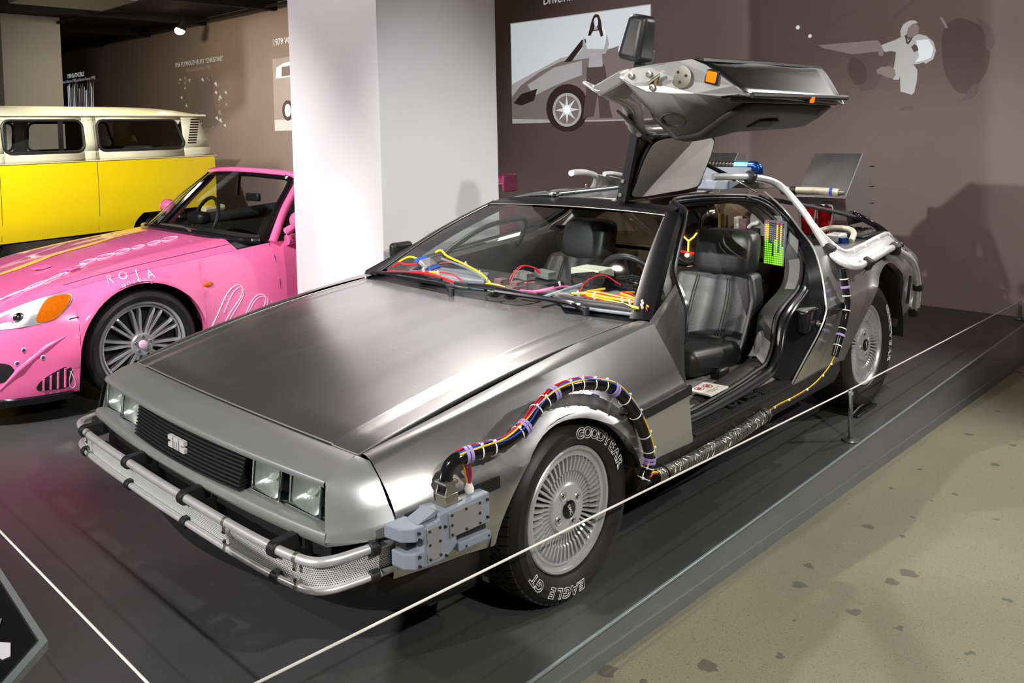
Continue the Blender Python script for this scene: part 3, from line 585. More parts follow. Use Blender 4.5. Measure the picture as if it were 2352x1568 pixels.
def arch_z(y, A, zb):
    q = A['r']**2-(y-A['yc'])**2
    return max(zb, A['zc']+math.sqrt(q)) if q > 0 else zb
def flare(y, z, A):
    r_ = math.hypot(y-A['yc'], z-A['zc'])-A['r']; return .014*math.exp(-(max(0, r_-.012)/.04)**2) if z > .3 else 0
def columns(y0, y1, A, n=26):
    c = [y0+(y1-y0)*i/n for i in range(n+1)]
    c = [y for y in c if abs(y-A['yc']) > A['r']-.005]+[A['yc']+A['r']*math.cos(math.pi*i/30) for i in range(31)]
    return sorted(c)
yr = lambda z: .487+(.783-z)*.345 if z > .50 else .585+(.50-z)*.36
rows = []
for y in columns(-.682, .60, AR):
    u = (y+.682)/1.282; zb = arch_z(y, AR, .330); col = []
    sx, sz = interp(seamL, y); cx, cz = interp(crest, y)
    yy = lambda z: -.682+(yr(z)+.682)*u
    col.append((sx+.004, yy(sz), sz-.004)); col.append((sx*.5+cx*.5, yy(sz), (sz+cz)/2+.001)); col.append((cx-.008, yy(cz), cz+.0015))
    xs, zs = interp(beltw, y)
    zl_ = [cz-.004]+[cz-(cz-zs-.04)*k/7 for k in range(1, 8)]+[zs+.02, zs+.008, zs-.02, zs-.04, .44, .40, .365, .33]
    for z in zl_:
        z = max(z, zb); x = side_x(y, z, cx, cz)+flare(y, z, AR); col.append((x, yy(z), z))
    x, y_, z = col[-1]; col.append((x-.035, y_, z-.001 if zb > .34 else z)); rows.append(col)
fen = both(MB().grid(rows), 'front_fender', 'steel', smooth=28)
def trim_strip(y0, y1, A, name='side_strip'):
    q = MB(); prof = ((-.002, .006), (.007, .004), (.008, -.028), (-.002, -.032)); cols = []
    n = 20
    for i in range(n+1):
        y = y0+(y1-y0)*i/n; xs, zs = interp(beltw, y); cols.append([(xs+a, y, zs+b) for a, b in prof])
    q.grid(cols, cu=True); q.f += [(0, 1, 2, 3), tuple(len(q.v)-4+k for k in range(4))]; return q
both(trim_strip(.245, .588, AR), 'side_strip', 'black_plastic', smooth=30); both(trim_strip(-.66, -.375, AR), 'side_strip', 'black_plastic', smooth=30)
# ---- rear quarter
qedge = [(.35, 1.468), (.443, 1.587), (.541, 1.701), (.618, 1.755), (.667, 1.783), (.798, 1.827), (.893, 1.86), (1.0, 1.88)]
qfront = lambda z: interp(qedge, z)[0]
qtop = [(1.45, .82, .90), (1.86, .82, .895), (2.2, .84, .865), (2.6, .85, .845), (2.95, .825, .82), (3.2, .75, .77)]
rows = []
for y in columns(1.47, 3.2, AQ, 34):
    u = (y-1.47)/1.73; zb = arch_z(y, AQ, .345+.06*max(0, (y-2.8)/.4)); tx, tz = interp(qtop, max(y, 1.86)); col = []
    yy = lambda z: qfront(z)+(3.2-qfront(z))*u
    y_t = yy(tz); tx, tz = interp(qtop, y_t); col.append((tx-.05, y_t, tz+.006)); col.append((tx-.008, y_t, tz+.003))
    zs_ = interp(beltw, y)[1]
    for k in range(1, 8):
        z = tz-(tz-zs_-.04)*k/7; z = max(z, zb); col.append((side_x(y, z, tx, tz)+flare(y, z, AQ), yy(z), z))
    for z in (zs_+.02, zs_+.008, zs_-.02, zs_-.04, .53, .47, .41, .345):
        z = max(z, zb); col.append((side_x(y, z, tx, tz)+flare(y, z, AQ), yy(z), z))
    x, y_, z = col[-1]; col.append((x-.04, y_, z)); rows.append(col)
both(MB().grid(rows), 'rear_quarter', 'steel', smooth=28)
both(trim_strip(1.765, 2.0, AQ), 'side_strip', 'black_plastic', smooth=30)
both(MB().tube([(x+.002, y-.002, z) for x, y, z in cr([(.56, 1.881, 1.15), (.63, 1.948, 1.062), (.74, 1.915, .955), (.82, 1.862, .893), (.87, 1.827, .798), (.912, 1.783, .667), (.925, 1.755, .618), (.918, 1.701, .541), (.905, 1.587, .443), (.895, 1.468, .350)], 6)], .0045, 8), 'quarter_edge', 'steel_bright')
# ---- wheel wells
def well(A, xo, nm='wheel_well'):
    rr = []
    for x in (.56, xo):
        rr.append([(x, A['yc']+(A['r']+.012)*math.cos(q), A['zc']+(A['r']+.012)*math.sin(q)) for q in [math.pi*(-.03+1.06*i/26) for i in range(27)]])
    q = MB().grid(rr); n = len(rr[0]); q.f.append(tuple(range(n))); return q
both(well(AR, .905), 'wheel_well', 'interior_dark', smooth=40); both(well(AQ, .905), 'wheel_well', 'interior_dark', smooth=40)
B(MB().bx(-.62, .62, -.70, 3.05, .19, .33), 'underbody', 'interior_dark', bevel=.03)
# ---- sill and rocker
def prof_y(pts, y0, y1, y0b=None):
    return MB().prism([(x, y0, z) for x, z in pts], (0, y1-y0, 0))
rk = [(.60, .20), (.80, .20), (.875, .235), (.905, .300), (.905, .345), (.885, .352), (.60, .352)]
roc = both(prof_y(rk, .33, 1.97), 'rocker', 'black_plastic', smooth=30, bevel=.006)
both(MB().prism([(.80, .255, .215), (.80, .36, .20), (.90, .36, .235), (.925, .36, .34), (.905, .27, .345), (.80, .25, .345)], (-.12, 0, 0)), 'rocker_end', 'black_plastic', smooth=0, bevel=.01)
sp = B(MB().add([(.79, .63, .362), (.91, .66, .350), (.91, 1.47, .350), (.79, 1.56, .362)], [(0, 1, 2, 3)]), 'sill_plate', 'black_plastic', smooth=0, solid=.006)
for k in range(9):
    x = .802+.0115*k; zr = .364-.0011*k*.9
    for y0, y1 in ((.65, .965), (1.235, 1.47+(.09-.01*k))) if 1 < k < 8 else ((.65, 1.47+(.09-.01*k)),):
        B(MB().bx(x, x+.0052, y0, y1, zr-.004, zr+.0035), 'tread_rib', 'rubber', sp, smooth=0)
q = text_mesh('DMC', .082, extrude=.0015, bold=.002)
q.xf(lambda p: (.872-p.y*.9, 1.10+p.x*1.25, .363+p.z)); B(q, 'tread_letters', 'rubber', sp, smooth=0, kind='stuff')
B(prof_y([(.60, .352), (.835, .352), (.835, .372), (.80, .398), (.74, .404), (.60, .398)], .62, 1.50), 'sill_carpet', 'carpet_grey', smooth=40, bevel=.008)
# ---- wheels
def wheel(sx, y, Rt, wid, ro, rim_r, rot0, detail, name='wheel', flat_z=None):
    """ro: x of the rim face on the driver side; everything mirrored with sx"""
    zc = Rt-.006; k = rim_r/.195
    X = lambda x: sx*x
    c = (0, y, zc)
    def L(prof, nm, m, par, n=64, **kw): return B(MB().lathe([(r, X(x)) for r, x in prof], c, 'x', n), nm, m, par, **kw)
    w = L([(.182*k, ro-.19), (.178*k, ro-.10), (.174*k, ro-.02), (.176*k, ro-.010), (.183*k, ro-.006), (.187*k, ro+.004), (.194*k, ro+.007), (.1985*k, ro+.003), (.199*k, ro-.004)], name, 'alloy', car, smooth=35)
    d = Rt-.199*k
    t = L([(.196*k, ro-.19), (.199*k, ro-.012), (.201*k, ro+.001), (.205*k, ro+.010), (.199*k+d*.25, ro+.022), (.199*k+d*.42, ro+.029), (.199*k+d*.46, ro+.031), (.199*k+d*.50, ro+.029), (.199*k+d*.70, ro+.027), (Rt-.020, ro+.017), (Rt-.013, ro+.010), (Rt-.006, ro-.004), (Rt-.006, ro+.03-wid+.02), (Rt-.02, ro+.03-wid), (.199*k+d*.4, ro+.02-wid), (.199*k, ro-.19)], 'tyre', 'tyre', w, smooth=28)
    if not detail: 
        L([(.17*k, ro-.03), (.06, ro-.02), (0, ro-.02)], 'wheel_disc', 'alloy', w); return w
    # tread blocks: staggered chevron rows
    tb = MB(); nb = 66; x0 = ro+.030-wid+.014; x1 = ro+.006
    rowsn = 5; bw = (x1-x0)/rowsn
    for r_ in range(rowsn):
        for i in range(nb):
            a = 2*math.pi*(i+(.5 if r_ % 2 else 0))/nb; da = 2*math.pi/nb*.40; sk = .35*da*(1 if r_ % 2 else -1)
            xa, xb = x0+bw*r_+bw*.06, x0+bw*(r_+1)-bw*.06; P = []
            for xx, aa in ((xa, a-da-sk), (xb, a-da+sk), (xb, a+da+sk), (xa, a+da-sk)):
                rr = Rt+.000-(.004 if (r_ == rowsn-1 and xx == xb) else 0); P.append((X(xx), y+rr*math.cos(aa), zc+rr*math.sin(aa)))
            Q = [(p[0], y+(p[1]-y)*(1-.008/Rt), zc+(p[2]-zc)*(1-.008/Rt)) for p in P]
            tb.add(P+Q, [(0, 1, 2, 3), (0, 4, 5, 1), (1, 5, 6, 2), (2, 6, 7, 3), (3, 7, 4, 0)])
    B(tb, 'tread_blocks', 'tyre', w, smooth=0, kind='stuff')
    # shoulder notches
    L([(.150*k, ro-.055), (.05, ro-.055)], 'barrel_back', 'interior_dark', w)
    L([(.176*k, ro-.010), (.172*k, ro-.004), (.166*k, ro-.004), (.164*k, ro-.030)], 'spoke_ring', 'alloy', w, smooth=35)
    hub = L([(.083*k, ro-.050), (.083*k, ro-.016), (.080*k, ro-.008), (.074*k, ro-.004), (.066*k, ro-.005), (.030*k, ro-.002), (0, ro-.002)], 'hub', 'alloy', w, smooth=35)
    L([(.0285*k, ro-.003), (.0285*k, ro+.003), (.026*k, ro+.0045), (0, ro+.0045)], 'centre_cap', 'black_gloss', w, smooth=35)
    q = text_mesh('DMC', .017, extrude=.0004)
    ca, sa = math.cos(-1.2), math.sin(-1.2)
    q.xf(lambda p: (X(ro+.0047+p.z), y+(p.x*ca-(p.y-.006)*sa), zc+(p.x*sa+(p.y-.006)*ca))); B(q, 'cap_letters', 'white_print', w, smooth=0, kind='stuff')
    sp = MB(); r0, r1 = .078*k, .168*k; hw = .0042*k; sh = [(r0, -.036, -.012), (r0+.018, -.034, -.013), (r0+.035, -.032, -.012), (r0+.040, -.030, -.006), (r1-.012, -.024, -.003), (r1, -.022, -.006)]
    rows = []
    for r_, a, b in sh:
        g = hw*(1 if r_ < r0+.037 else 1.25); rows.append([(X(a), -g, r_), (X(b), -g*.75, r_), (X(b), g*.75, r_), (X(a), g, r_)])
    sp.grid(rows, cu=True); n_ = len(rows)*4; sp.f += [(0, 1, 2, 3), (n_-4, n_-3, n_-2, n_-1)]
    first = None
    for i in range(48):
        if first is None: first = o = sp.build('spoke', 'alloy', w, smooth=0)
        else: o = first.copy(); C.objects.link(o)
        o.parent = w; o.location = (X(ro), y, zc); o.rotation_euler = (2*math.pi*i/48, 0, 0)
    for i in range(4):
        a = rot0+math.pi/2*i; cy, cz = y+.052*k*math.cos(a), zc+.052*k*math.sin(a)
        B(MB().lathe([(.0165, X(ro-.0035)), (.015, X(ro-.0015)), (.0140, X(ro-.013)), (0, X(ro-.013))], (0, cy, cz), 'x', 16), 'lug_hole', 'alloy', w)
        B(MB().lathe([(.0100, X(ro-.013)), (.0095, X(ro-.001)), (.006, X(ro+.003)), (0, X(ro+.004))], (0, cy, cz), 'x', 8), 'lug_nut', 'chrome', w)
    return w
def tyre_text(txt, w, y, zc, rb, x, a0, da, size, sx=1):
    """a0: angle of the first letter (clockwise from straight up, seen from the side), da: step"""
    tt = MB(); 
    for i, ch in enumerate(txt):
        if ch == ' ': continue
        q = text_mesh(ch, size, outline=.0013, bold=.0015); a = R(a0+da*i)
        def f(p):
            rr = rb+p.y*.95; th = a+p.x*1.05/rb
            return (sx*(x+p.z-.0016*((rr-rb)/.03)), y+rr*math.sin(th), zc+rr*math.cos(th))
        tt.join(q.xf(f))
    return B(tt, 'tyre_lettering', 'white_print', w, smooth=0, kind='stuff')
fw_ = wheel(1, 0, .291, .20, .852, .195, .45, True)
tyre_text('GOODYEAR', fw_, 0, .285, .229, .8826, 6, 8.8, .048); tyre_text('EAGLE GT', fw_, 0, .285, .229, .8826, 175, 8.7, .046)
rw_ = wheel(1, 2.413, .331, .24, .855, .207, .2, True)
tyre_text('GOODYEAR', rw_, 2.413, .325, .258, .8856, 55, 8.6, .050)
wheel(-1, 0, .291, .20, .852, .195, .45, False); wheel(-1, 2.413, .331, .24, .855, .207, .2, False)
# ---- windshield, frame, cowl
wb = lambda t: (.790*t, .440+.045*t*t, .800-.012*t*t)
wt = lambda t: (.545*t, 1.085+.0*t*t-.02*abs(t)**2, 1.118-.012*t*t)
tt_ = [i/14 for i in range(-14, 15)]
def wsurf(t, u, lift=0):
    p = Vector(lerp(wb(t), wt(t), u)); p.z += .022*math.sin(math.pi*u)+lift; p.y -= .02*math.sin(math.pi*u)*(1-t*t); return tuple(p)
us = [i/12 for i in range(13)]
B(MB().grid([[wsurf(t*.955, .02+.96*u, .002) for t in tt_] for u in us]), 'windshield', 'glass', smooth=60)
B(MB().tube([wsurf(.955, .05+.9*u, .003) for u in us], .0022, 6).join(MB().tube([wsurf(-.955, .05+.9*u, .003) for u in us], .0022, 6)).join(MB().tube([wsurf(t*.955, .975, .003) for t in tt_], .0022, 6)), 'glass_edge', 'steel_bright')
for s in (1, -1):
    B(MB().grid([[tuple(Vector(wsurf(s*.945, u, .004))), tuple(Vector(wsurf(s*1.0, u, .006))), tuple(Vector(wsurf(s*1.02, u, .004))+Vector((s*.012, .03, -.004))), tuple(Vector(wsurf(s*1.01, u, -.03))+Vector((s*.01, .06, -.01))), tuple(Vector(wsurf(s*.94, u, -.03))+Vector((0, .05, -.01)))] for u in us+[1.03]]), 'windshield_pillar', 'frame_black', smooth=40)
hd = lambda t, k: {0: Vector(wsurf(t*.96, .965, .004)), 1: Vector(wsurf(t*.99, 1.0, .004))+Vector((0, .004, .001)), 2: Vector((.535*t, 1.135+.03*(1-t*t)-.0, 1.140-.016*t*t)), 3: Vector((.530*t, 1.165+.03*(1-t*t), 1.145-.016*t*t)), 4: Vector((.52*t, 1.16, 1.09))}[k]
B(MB().grid([[tuple(hd(t, k)) for t in tt_] for k in range(5)]), 'windshield_header', 'frame_black', smooth=45)
B(MB().grid([[(hood_rear(t)[0]*1.02, hood_rear(t)[1]-.01, hood_rear(t)[2]-.022) for t in tt_], [tuple(Vector(wb(t))+Vector((0, 0, -.012))) for t in tt_], [tuple(Vector(wb(t))+Vector((0, .05, .0))) for t in tt_]]), 'cowl', 'black_plastic', smooth=40)
# wipers
def wiper(base, elbow, tip, b0, b1):
    w = B(MB().tube(cr([base, elbow, tip], 6), [.013]*4+[.010]*9, 8), 'wiper_arm', 'black_gloss')
    B(MB().cyl(Vector(base)+Vector((0, 0, -.02)), Vector(base)+Vector((0, 0, .012)), .013, 12), 'wiper_pivot', 'black_plastic', w)
    B(MB().tube(cr([b0, lerp(b0, b1, .33), lerp(b0, b1, .66), b1], 4), .008, 6), 'wiper_blade', 'rubber', w)
    mid = lerp(b0, b1, .5); B(MB().tube(cr([lerp(b0, b1, .12), tuple(Vector(mid)+Vector((0, -.01, .012))), lerp(b0, b1, .88)], 5), .006, 6), 'blade_bridge', 'black_gloss', w)
wiper((-.068, .355, .815), (-.16, .385, .828), (-.50, .415, .822), (-.735, .452, .815), (-.21, .43, .838))
wiper((.585, .432, .808), (.48, .437, .826), (.14, .405, .832), (-.10, .405, .838), (.34, .437, .836))
# ---- roof, T bar, rear shell
def roofz(x, y): return 1.150-.10*x*x-.075*max(0, (y-1.75))**1.3-.006*max(0, 1.3-y)
ry = [1.165+i*(2.0-1.165)/10 for i in range(11)]
B(MB().grid([[(-.20+.4*j/6, y+(.03*(1-((-.20+.4*j/6)/.535)**2) if y < 1.2 else 0), roofz(-.2+.4*j/6, y)) for j in range(7)] for y in ry]), 'roof_panel', 'steel_dark_reflection', smooth=40, solid=.02)
B(MB().grid([[(-.205-.325*j/8, y+(.02 if y < 1.2 else 0), roofz(-.205-.325*j/8, y)-.02*(j/8)**3) for j in range(9)] for y in [1.165+i*.06 for i in range(11)]]), 'passenger_door_roof', 'steel_dark_reflection', smooth=40, solid=.02)
B(MB().tube([(-.2025, y, roofz(-.2, y)+.001) for y in ry[1:-1]], .004, 6), 'roof_seam', 'rubber')
# rear shell / sails and deck
for s in (1, -1):
    top = [(.53, 1.76, 1.125), (.54, 1.95, 1.105), (.575, 2.3, 1.045), (.63, 2.7, .965), (.68, 3.05, .875), (.69, 3.18, .80)]
    bot = [(.66, 1.86, .99), (.74, 1.98, .955), (.80, 2.2, .885), (.83, 2.6, .85), (.80, 2.95, .825), (.74, 3.18, .775)]
    B(MB().grid([[(s*x, y, z) for x, y, z in cr(L_, 4)] for L_ in (top, [lerp(a, b, .5) for a, b in zip(top, bot)], bot)]), 'sail_panel', 'steel', smooth=40, solid=.012) if s < 0 else None
    B(MB().tube([(s*x, y, z+.004) for x, y, z in cr(top, 4)], .011, 8), 'louvre_rail', 'vinyl_dark')
B(MB().grid([[(x, y, z) for x in (-.78, -.5, 0, .5, .78)] for y, z in ((1.98, .80), (2.4, .80), (2.8, .80), (3.12, .79))]), 'engine_deck', 'black_plastic', smooth=0, solid=.02)
B(MB().grid([[(.74*t, 3.20+.03*(1-t*t), z) for t in tt_] for z in (.79, .72, .60, .50, .40)]), 'tail_panel', 'black_plastic', smooth=40, solid=.02)
B(MB().grid([[(.84*t, 3.23+.05*(1-t*t), z) for t in tt_] for z in (.56, .52, .42, .36)]), 'rear_bumper', 'silver_paint', smooth=40, solid=.03)
B(MB().grid([[((-.68+1.36*j/8)*k_, y, z+.02*(1-(j/4-1)**2)) for j in range(9)] for y, z, k_ in ((1.98, 1.115, .70), (2.0, 1.02, .88), (2.0, .82, 1.0), (2.0, .36, 1.0))]), 'rear_bulkhead', 'bulkhead_tan', smooth=40, solid=.02)
B(MB().grid([[(x, y, z) for x in (-.53, -.2, .2, .53)] for y, z in ((1.98, 1.11), (2.05, 1.10), (2.12, 1.085))]), 'roof_rear_edge', 'black_plastic', smooth=40, solid=.03)
# ---- passenger side door, closed
def belt_z(y): return .785+.115*(y-.5)/1.28
def dskin(y0, y1, z, A=0): pass
rows = []
for i in range(13):
    u = i/12; col = []
    for z in (.99, .74, .68, .63, .59, .55, .50, .45, .40, .35):
        y0 = yr(min(z, .78))+.006; y1 = qfront(z if z < .9 else .89)-.006; y = y0+(y1-y0)*u
        if z == .99: z = belt_z(y); 
        col.append((side_x(y, z, .845, belt_z(y)), y, z))
    rows.append(col)
skin = MB().grid(rows)
pd = B(skin.mirror(), 'passenger_door', 'steel', smooth=35, solid=.01)
wf = [(.845, .50, .785), (.70, .80, .94), (.545, 1.13, 1.095), (.53, 1.45, 1.128), (.535, 1.74, 1.118), (.66, 1.83, 1.02), (.845, 1.80, .905)]
B(MB().tube([(-x, y, z) for x, y, z in cr(wf, 5)], .020, 8), 'window_frame', 'black_plastic', pd)
B(MB().tube([(-x, y, z) for x, y, z in cr([(.855, .5, .785), (.857, 1.1, .84), (.853, 1.8, .905)], 5)], .010, 8), 'belt_moulding', 'rubber', pd)
ob = [(-x+.015, y, z) for x, y, z in wf]
B(MB().grid([[(-.84, .52+1.26*i/8, belt_z(.5+1.28*i/8)) for i in range(9)], [tuple(Vector(q)) for q in [(-.70, .80, .94), (-.62, .97, 1.02), (-.55, 1.13, 1.09), (-.54, 1.25, 1.11), (-.535, 1.36, 1.12), (-.53, 1.47, 1.125), (-.535, 1.60, 1.12), (-.54, 1.72, 1.115), (-.60, 1.79, 1.07)]]]), 'window_glass', 'glass', pd, smooth=60)
B(MB().grid([[(-.80+.05*k, .60+1.2*i/8, z) for i in range(9)] for k, z in ((0, .80), (1.2, .79), (1.6, .70), (1.5, .55), (.6, .40))]).xf(lambda p: (p.x, p.y, p.z+(.085*(p.y-.6)/1.2 if p.z > .65 else 0))), 'door_card', 'vinyl_dark', pd, smooth=50)
B(MB().tube(cr([(-.70, .88, .845), (-.705, .977, .891), (-.70, 1.187, .962), (-.70, 1.43, .982), (-.70, 1.50, .965), (-.71, 1.49, .90), (-.73, 1.476, .834)], 6), .014, 10), 'pull_bar', 'black_plastic', pd)
mp = B(MB().box((-.985, .83, .855), (.05, .14, .085)), 'wing_mirror', 'black_plastic', smooth=60, bevel=.022, seg=4); B(MB().box((-.93, .80, .815), (.12, .05, .03)), 'mirror_stalk', 'black_plastic', mp, bevel=.008)
# ---- driver door, swung open about the roof hinge
HX, HZ, TH = .20, 1.150, R(76)
def dR(p):
    x, z = p[0]-HX, p[2]-HZ; return Vector((HX+x*math.cos(TH)-z*math.sin(TH), p[1], HZ+x*math.sin(TH)+z*math.cos(TH)))
def D(mb, name, m, parent=None, **k): return B(mb.xf(dR), name, m, parent if parent is not None else dd, **k)
dd = None
tuck = lambda p: Vector((p.x-.36*max(0, interp(beltw, p.y)[1]-.03-p.z), p.y, p.z))
q = MB(); q.grid([list(r) for r in rows]); q.xf(tuck); dd = B(q.xf(dR), 'driver_door', 'steel_dark_reflection', smooth=35, solid=.004)
def sect(y):   # closed-door section at a station: outer belt .. bottom, inner bottom .. inner belt
    return None
zs_in = (.82, .76, .68, .60, .52, .44, .37)
def inner(u, z, lim=0):
    bz = belt_z(.5+1.28*u); zz = z if z < .75 else z+(bz-.80)
    y0 = yr(min(z, .78))+.012; y1 = qfront(min(z, .89))-.012; y = y0+(y1-y0)*u
    d = interp([(.37, .03), (.44, .085), (.52, .17), (.60, .235), (.68, .245), (.76, .17), (.82, .085)], z)[0]
    if lim: d = min(d, lim)
    d = max(d-.30*max(0, .50-z)*0, .01)
    return (side_x(y, min(zz, bz), .845, bz)-.30*max(0, .48-z)-d, y, zz)
us_ = [i/14 for i in range(15)]
# pressed steel inner shell (front and rear faces, bottom flange)
fr_o = [(side_x(yr(z)+.006, z, .845, .785), yr(z)+.006, z) for z in (.78, .74, .68, .63, .59, .55, .50, .45, .40, .35)]
fr_i = [inner(0, z, {.82: .02, .76: .055, .68: .095}.get(z, .115)) for z in zs_in]
fr_o = [tuple(tuck(Vector(p))) for p in fr_o]
ff = MB(); ff.add([tuple(p) for p in fr_o]+[tuple(p) for p in reversed(fr_i)], [tuple(range(len(fr_o)+len(fr_i)))])
shell = D(ff, 'door_front_face', 'steel_bright', smooth=0, solid=.006)
rr_o = [(side_x(qfront(z)-.006, z, .845, .9), qfront(z)-.006, z) for z in (.88, .74, .68, .63, .59, .55, .50, .45, .40, .35)]; rr_i = [inner(1, z, .115) for z in zs_in]; rr_o = [tuple(tuck(Vector(p))) for p in rr_o]
D(MB().add(rr_o+list(reversed(rr_i)), [tuple(range(len(rr_o)+len(rr_i)))]), 'door_rear_face', 'steel_bright', smooth=0, solid=.006)
D(MB().grid([[inner(u, z) for u in us_] for z in (.44, .37)]+[[(.895, .66+.80*u, .347) for u in us_]]) if False else MB().grid([[inner(u, .37) for u in us_], [(.845, .655+.80*u, .349) for u in us_]]), 'door_bottom', 'steel_bright', smooth=0, solid=.004)
# trim card: bevelled vinyl with a forward speaker cheek
card = D(MB().grid([[inner(.20+.76*u, z) for u in us_] for z in (.82, .76, .68, .60, .52, .44)]).xf(lambda p: Vector((p.x-.012-.03*math.exp(-((p.y-.92)/.16)**2)*math.exp(-((p.z-.64)/.1)**2), p.y, p.z))), 'door_card', 'vinyl_dark', smooth=40, solid=.02, off=1)
for nm_, u_, u2_ in (('card_front_end', .0, .20), ('card_rear_end', 1.0, .96)):
    D(MB().grid([[inner(u_, z, {.82: .015, .76: .05, .68: .09}.get(z, .11)) for z in (.82, .76, .68, .60, .52, .44)], [tuple(Vector(inner(u2_, z))+Vector((-.012-.03*math.exp(-((inner(u2_, z)[1]-.92)/.16)**2)*math.exp(-((z-.64)/.1)**2), 0, 0))) for z in (.82, .76, .68, .60, .52, .44)]]), nm_, 'vinyl_grey' if u_ == 0 else 'vinyl_dark', smooth=40, solid=.006)
a_, b_, c_ = Vector(inner(.03, .70, .11)), Vector(inner(.20, .70)), Vector(inner(.12, .60))
nn_ = Vector((.21, -.52, -.83)).normalized(); so = Vector((.800, .700, 1.513))+nn_*.004; q3 = nn_.to_track_quat('Z', 'Y').to_matrix()
B(MB().lathe([(.050, -.006), (.050, .005), (.045, .008), (.038, .006), (.036, .001), (0, .001)], (0, 0, 0), 'z', 28).xf(lambda p: so+q3 @ p), 'speaker', 'vinyl_dark', dd, smooth=40)
B(MB().lathe([(.036, .0015), (0, .0015)], (0, 0, 0), 'z', 24).xf(lambda p: so+q3 @ p), 'speaker_grille', 'interior_dark', dd, smooth=40)
pn = Vector((-.78, 0, -.62)).normalized(); pu = Vector((0, 1, 0)); pv = pn.cross(pu); pk = Vector((.705, 1.19, .545))
D(MB().prism([pk+pu*-.10+pv*-.028, pk+pu*.10+pv*-.028, pk+pu*.075+pv*.030, pk+pu*-.075+pv*.030], pn*.014), 'pull_pocket', 'vinyl_dark', smooth=0, bevel=.004)
D(MB().prism([pk+pn*.0142+pu*-.075+pv*-.016, pk+pn*.0142+pu*.075+pv*-.016, pk+pn*.0142+pu*.055+pv*.020, pk+pn*.0142+pu*-.055+pv*.020], pn*.0006), 'pocket_hollow', 'interior_dark', smooth=0)
# lower seals
D(MB().tube([tuple(Vector(inner(.02+.95*u, .44))+Vector((-.006, 0, -.02))) for u in us_], .012, 8), 'door_seal', 'seal')
D(MB().tube([(.848, .655+.80*u, .342) for u in us_], .010, 8), 'lower_seal', 'black_plastic')
D(trim_strip(.612, 1.742, AR), 'side_strip', 'black_plastic', smooth=30)
# window frame and glass of the raised door
fo = cr(wf, 5); fi = [(p.x-.03, p.y+(.02 if p.y < 1 else 0), p.z-.03) for p in fo]
wd_ = cr([(.775, .43, .842)]+wf[1:], 5); fo = wd_; fi = [(p.x-.03, p.y+(.02 if p.y < 1 else 0), p.z-.03) for p in fo]
D(MB().prism([(.775, .43, .845), (.85, .50, .785), (.845, .64, .795), (.81, .62, .83), (.755, .68, .89)], (-.035, .02, -.02)), 'corner_plate', 'steel_bright', smooth=0, bevel=.006)
bo_ = [Vector((p.x+.004, p.y-.030*(1 if p.y < 1.2 else 0), p.z+.030)) for p in fo[:14]]; bi_ = [Vector((p.x-.01, p.y+.045, p.z-.03)) for p in fo[:14]]
D(MB().grid([[tuple(p) for p in bo_], [tuple((p+q_)/2+Vector((-.02, 0, -.012))) for p, q_ in zip(bo_, bi_)], [tuple(p) for p in bi_]]), 'pillar_band', 'steel_bright', smooth=50, solid=.012)
D(MB().tube(fo, [.004, .02]+[.031]*(len(fo)-2), 8), 'window_frame', 'steel_bright', smooth=50)
D(MB().tube([(x, y, z) for x, y, z in fi[9:]], .014, 8), 'frame_seal', 'seal')
D(MB().grid([[(.836, .54+1.22*i/8, belt_z(.52+1.22*i/8)) for i in range(9)], [(.69, .82, .935), (.61, .99, 1.015), (.54, 1.14, 1.08), (.53, 1.26, 1.10), (.525, 1.36, 1.11), (.525, 1.47, 1.115), (.53, 1.60, 1.11), (.53, 1.71, 1.105), (.58, 1.78, 1.07)]]), 'window_glass', 'glass', smooth=60)
# roof section of the door: outer skin, black frame, pale liner
rq = [[(.205+.325*j/8, y, roofz(.205+.325*j/8, y)-.02*(j/8)**3) for j in range(9)] for y in [1.14+i*.065 for i in range(11)]]
D(MB().grid(rq), 'door_roof', 'black_plastic', smooth=40, solid=.03)
lp = [(.225, 1.20), (.30, 1.185), (.44, 1.20), (.505, 1.26), (.515, 1.5), (.505, 1.72), (.44, 1.775), (.30, 1.765), (.24, 1.74), (.225, 1.5)]
L0 = [(p.x, p.y, roofz(p.x, p.y)-.042-.02*(p.x/.53)**3) for p in cr([(x, y, 0) for x, y in lp], 4, True)]
D(MB().prism(L0, (0, 0, -.010)), 'roof_liner', 'liner_white', smooth=0, bevel=.004)
D(MB().tube([(x, y, z-.001) for x, y, z in L0], .010, 8, closed=True), 'liner_edge', 'seal')
D(MB().bx(.205, .53, 1.125, 1.155, 1.085, 1.13), 'front_rib', 'seal', smooth=0, bevel=.006)
for x in (.235, .30): D(MB().cyl((x, 1.123, 1.115), (x, 1.118, 1.115), .009, 10), 'rib_bolt', 'zinc')
D(MB().grid([[(.54+.12*k/3-.0, 1.10-.32*k/3+.02, 1.075-.09*k/3) for k in range(4)], [(.50+.12*k/3, 1.14-.32*k/3+.04, 1.035-.09*k/3) for k in range(4)]]), 'pillar_trim', 'vinyl_dark', smooth=0, solid=.01)
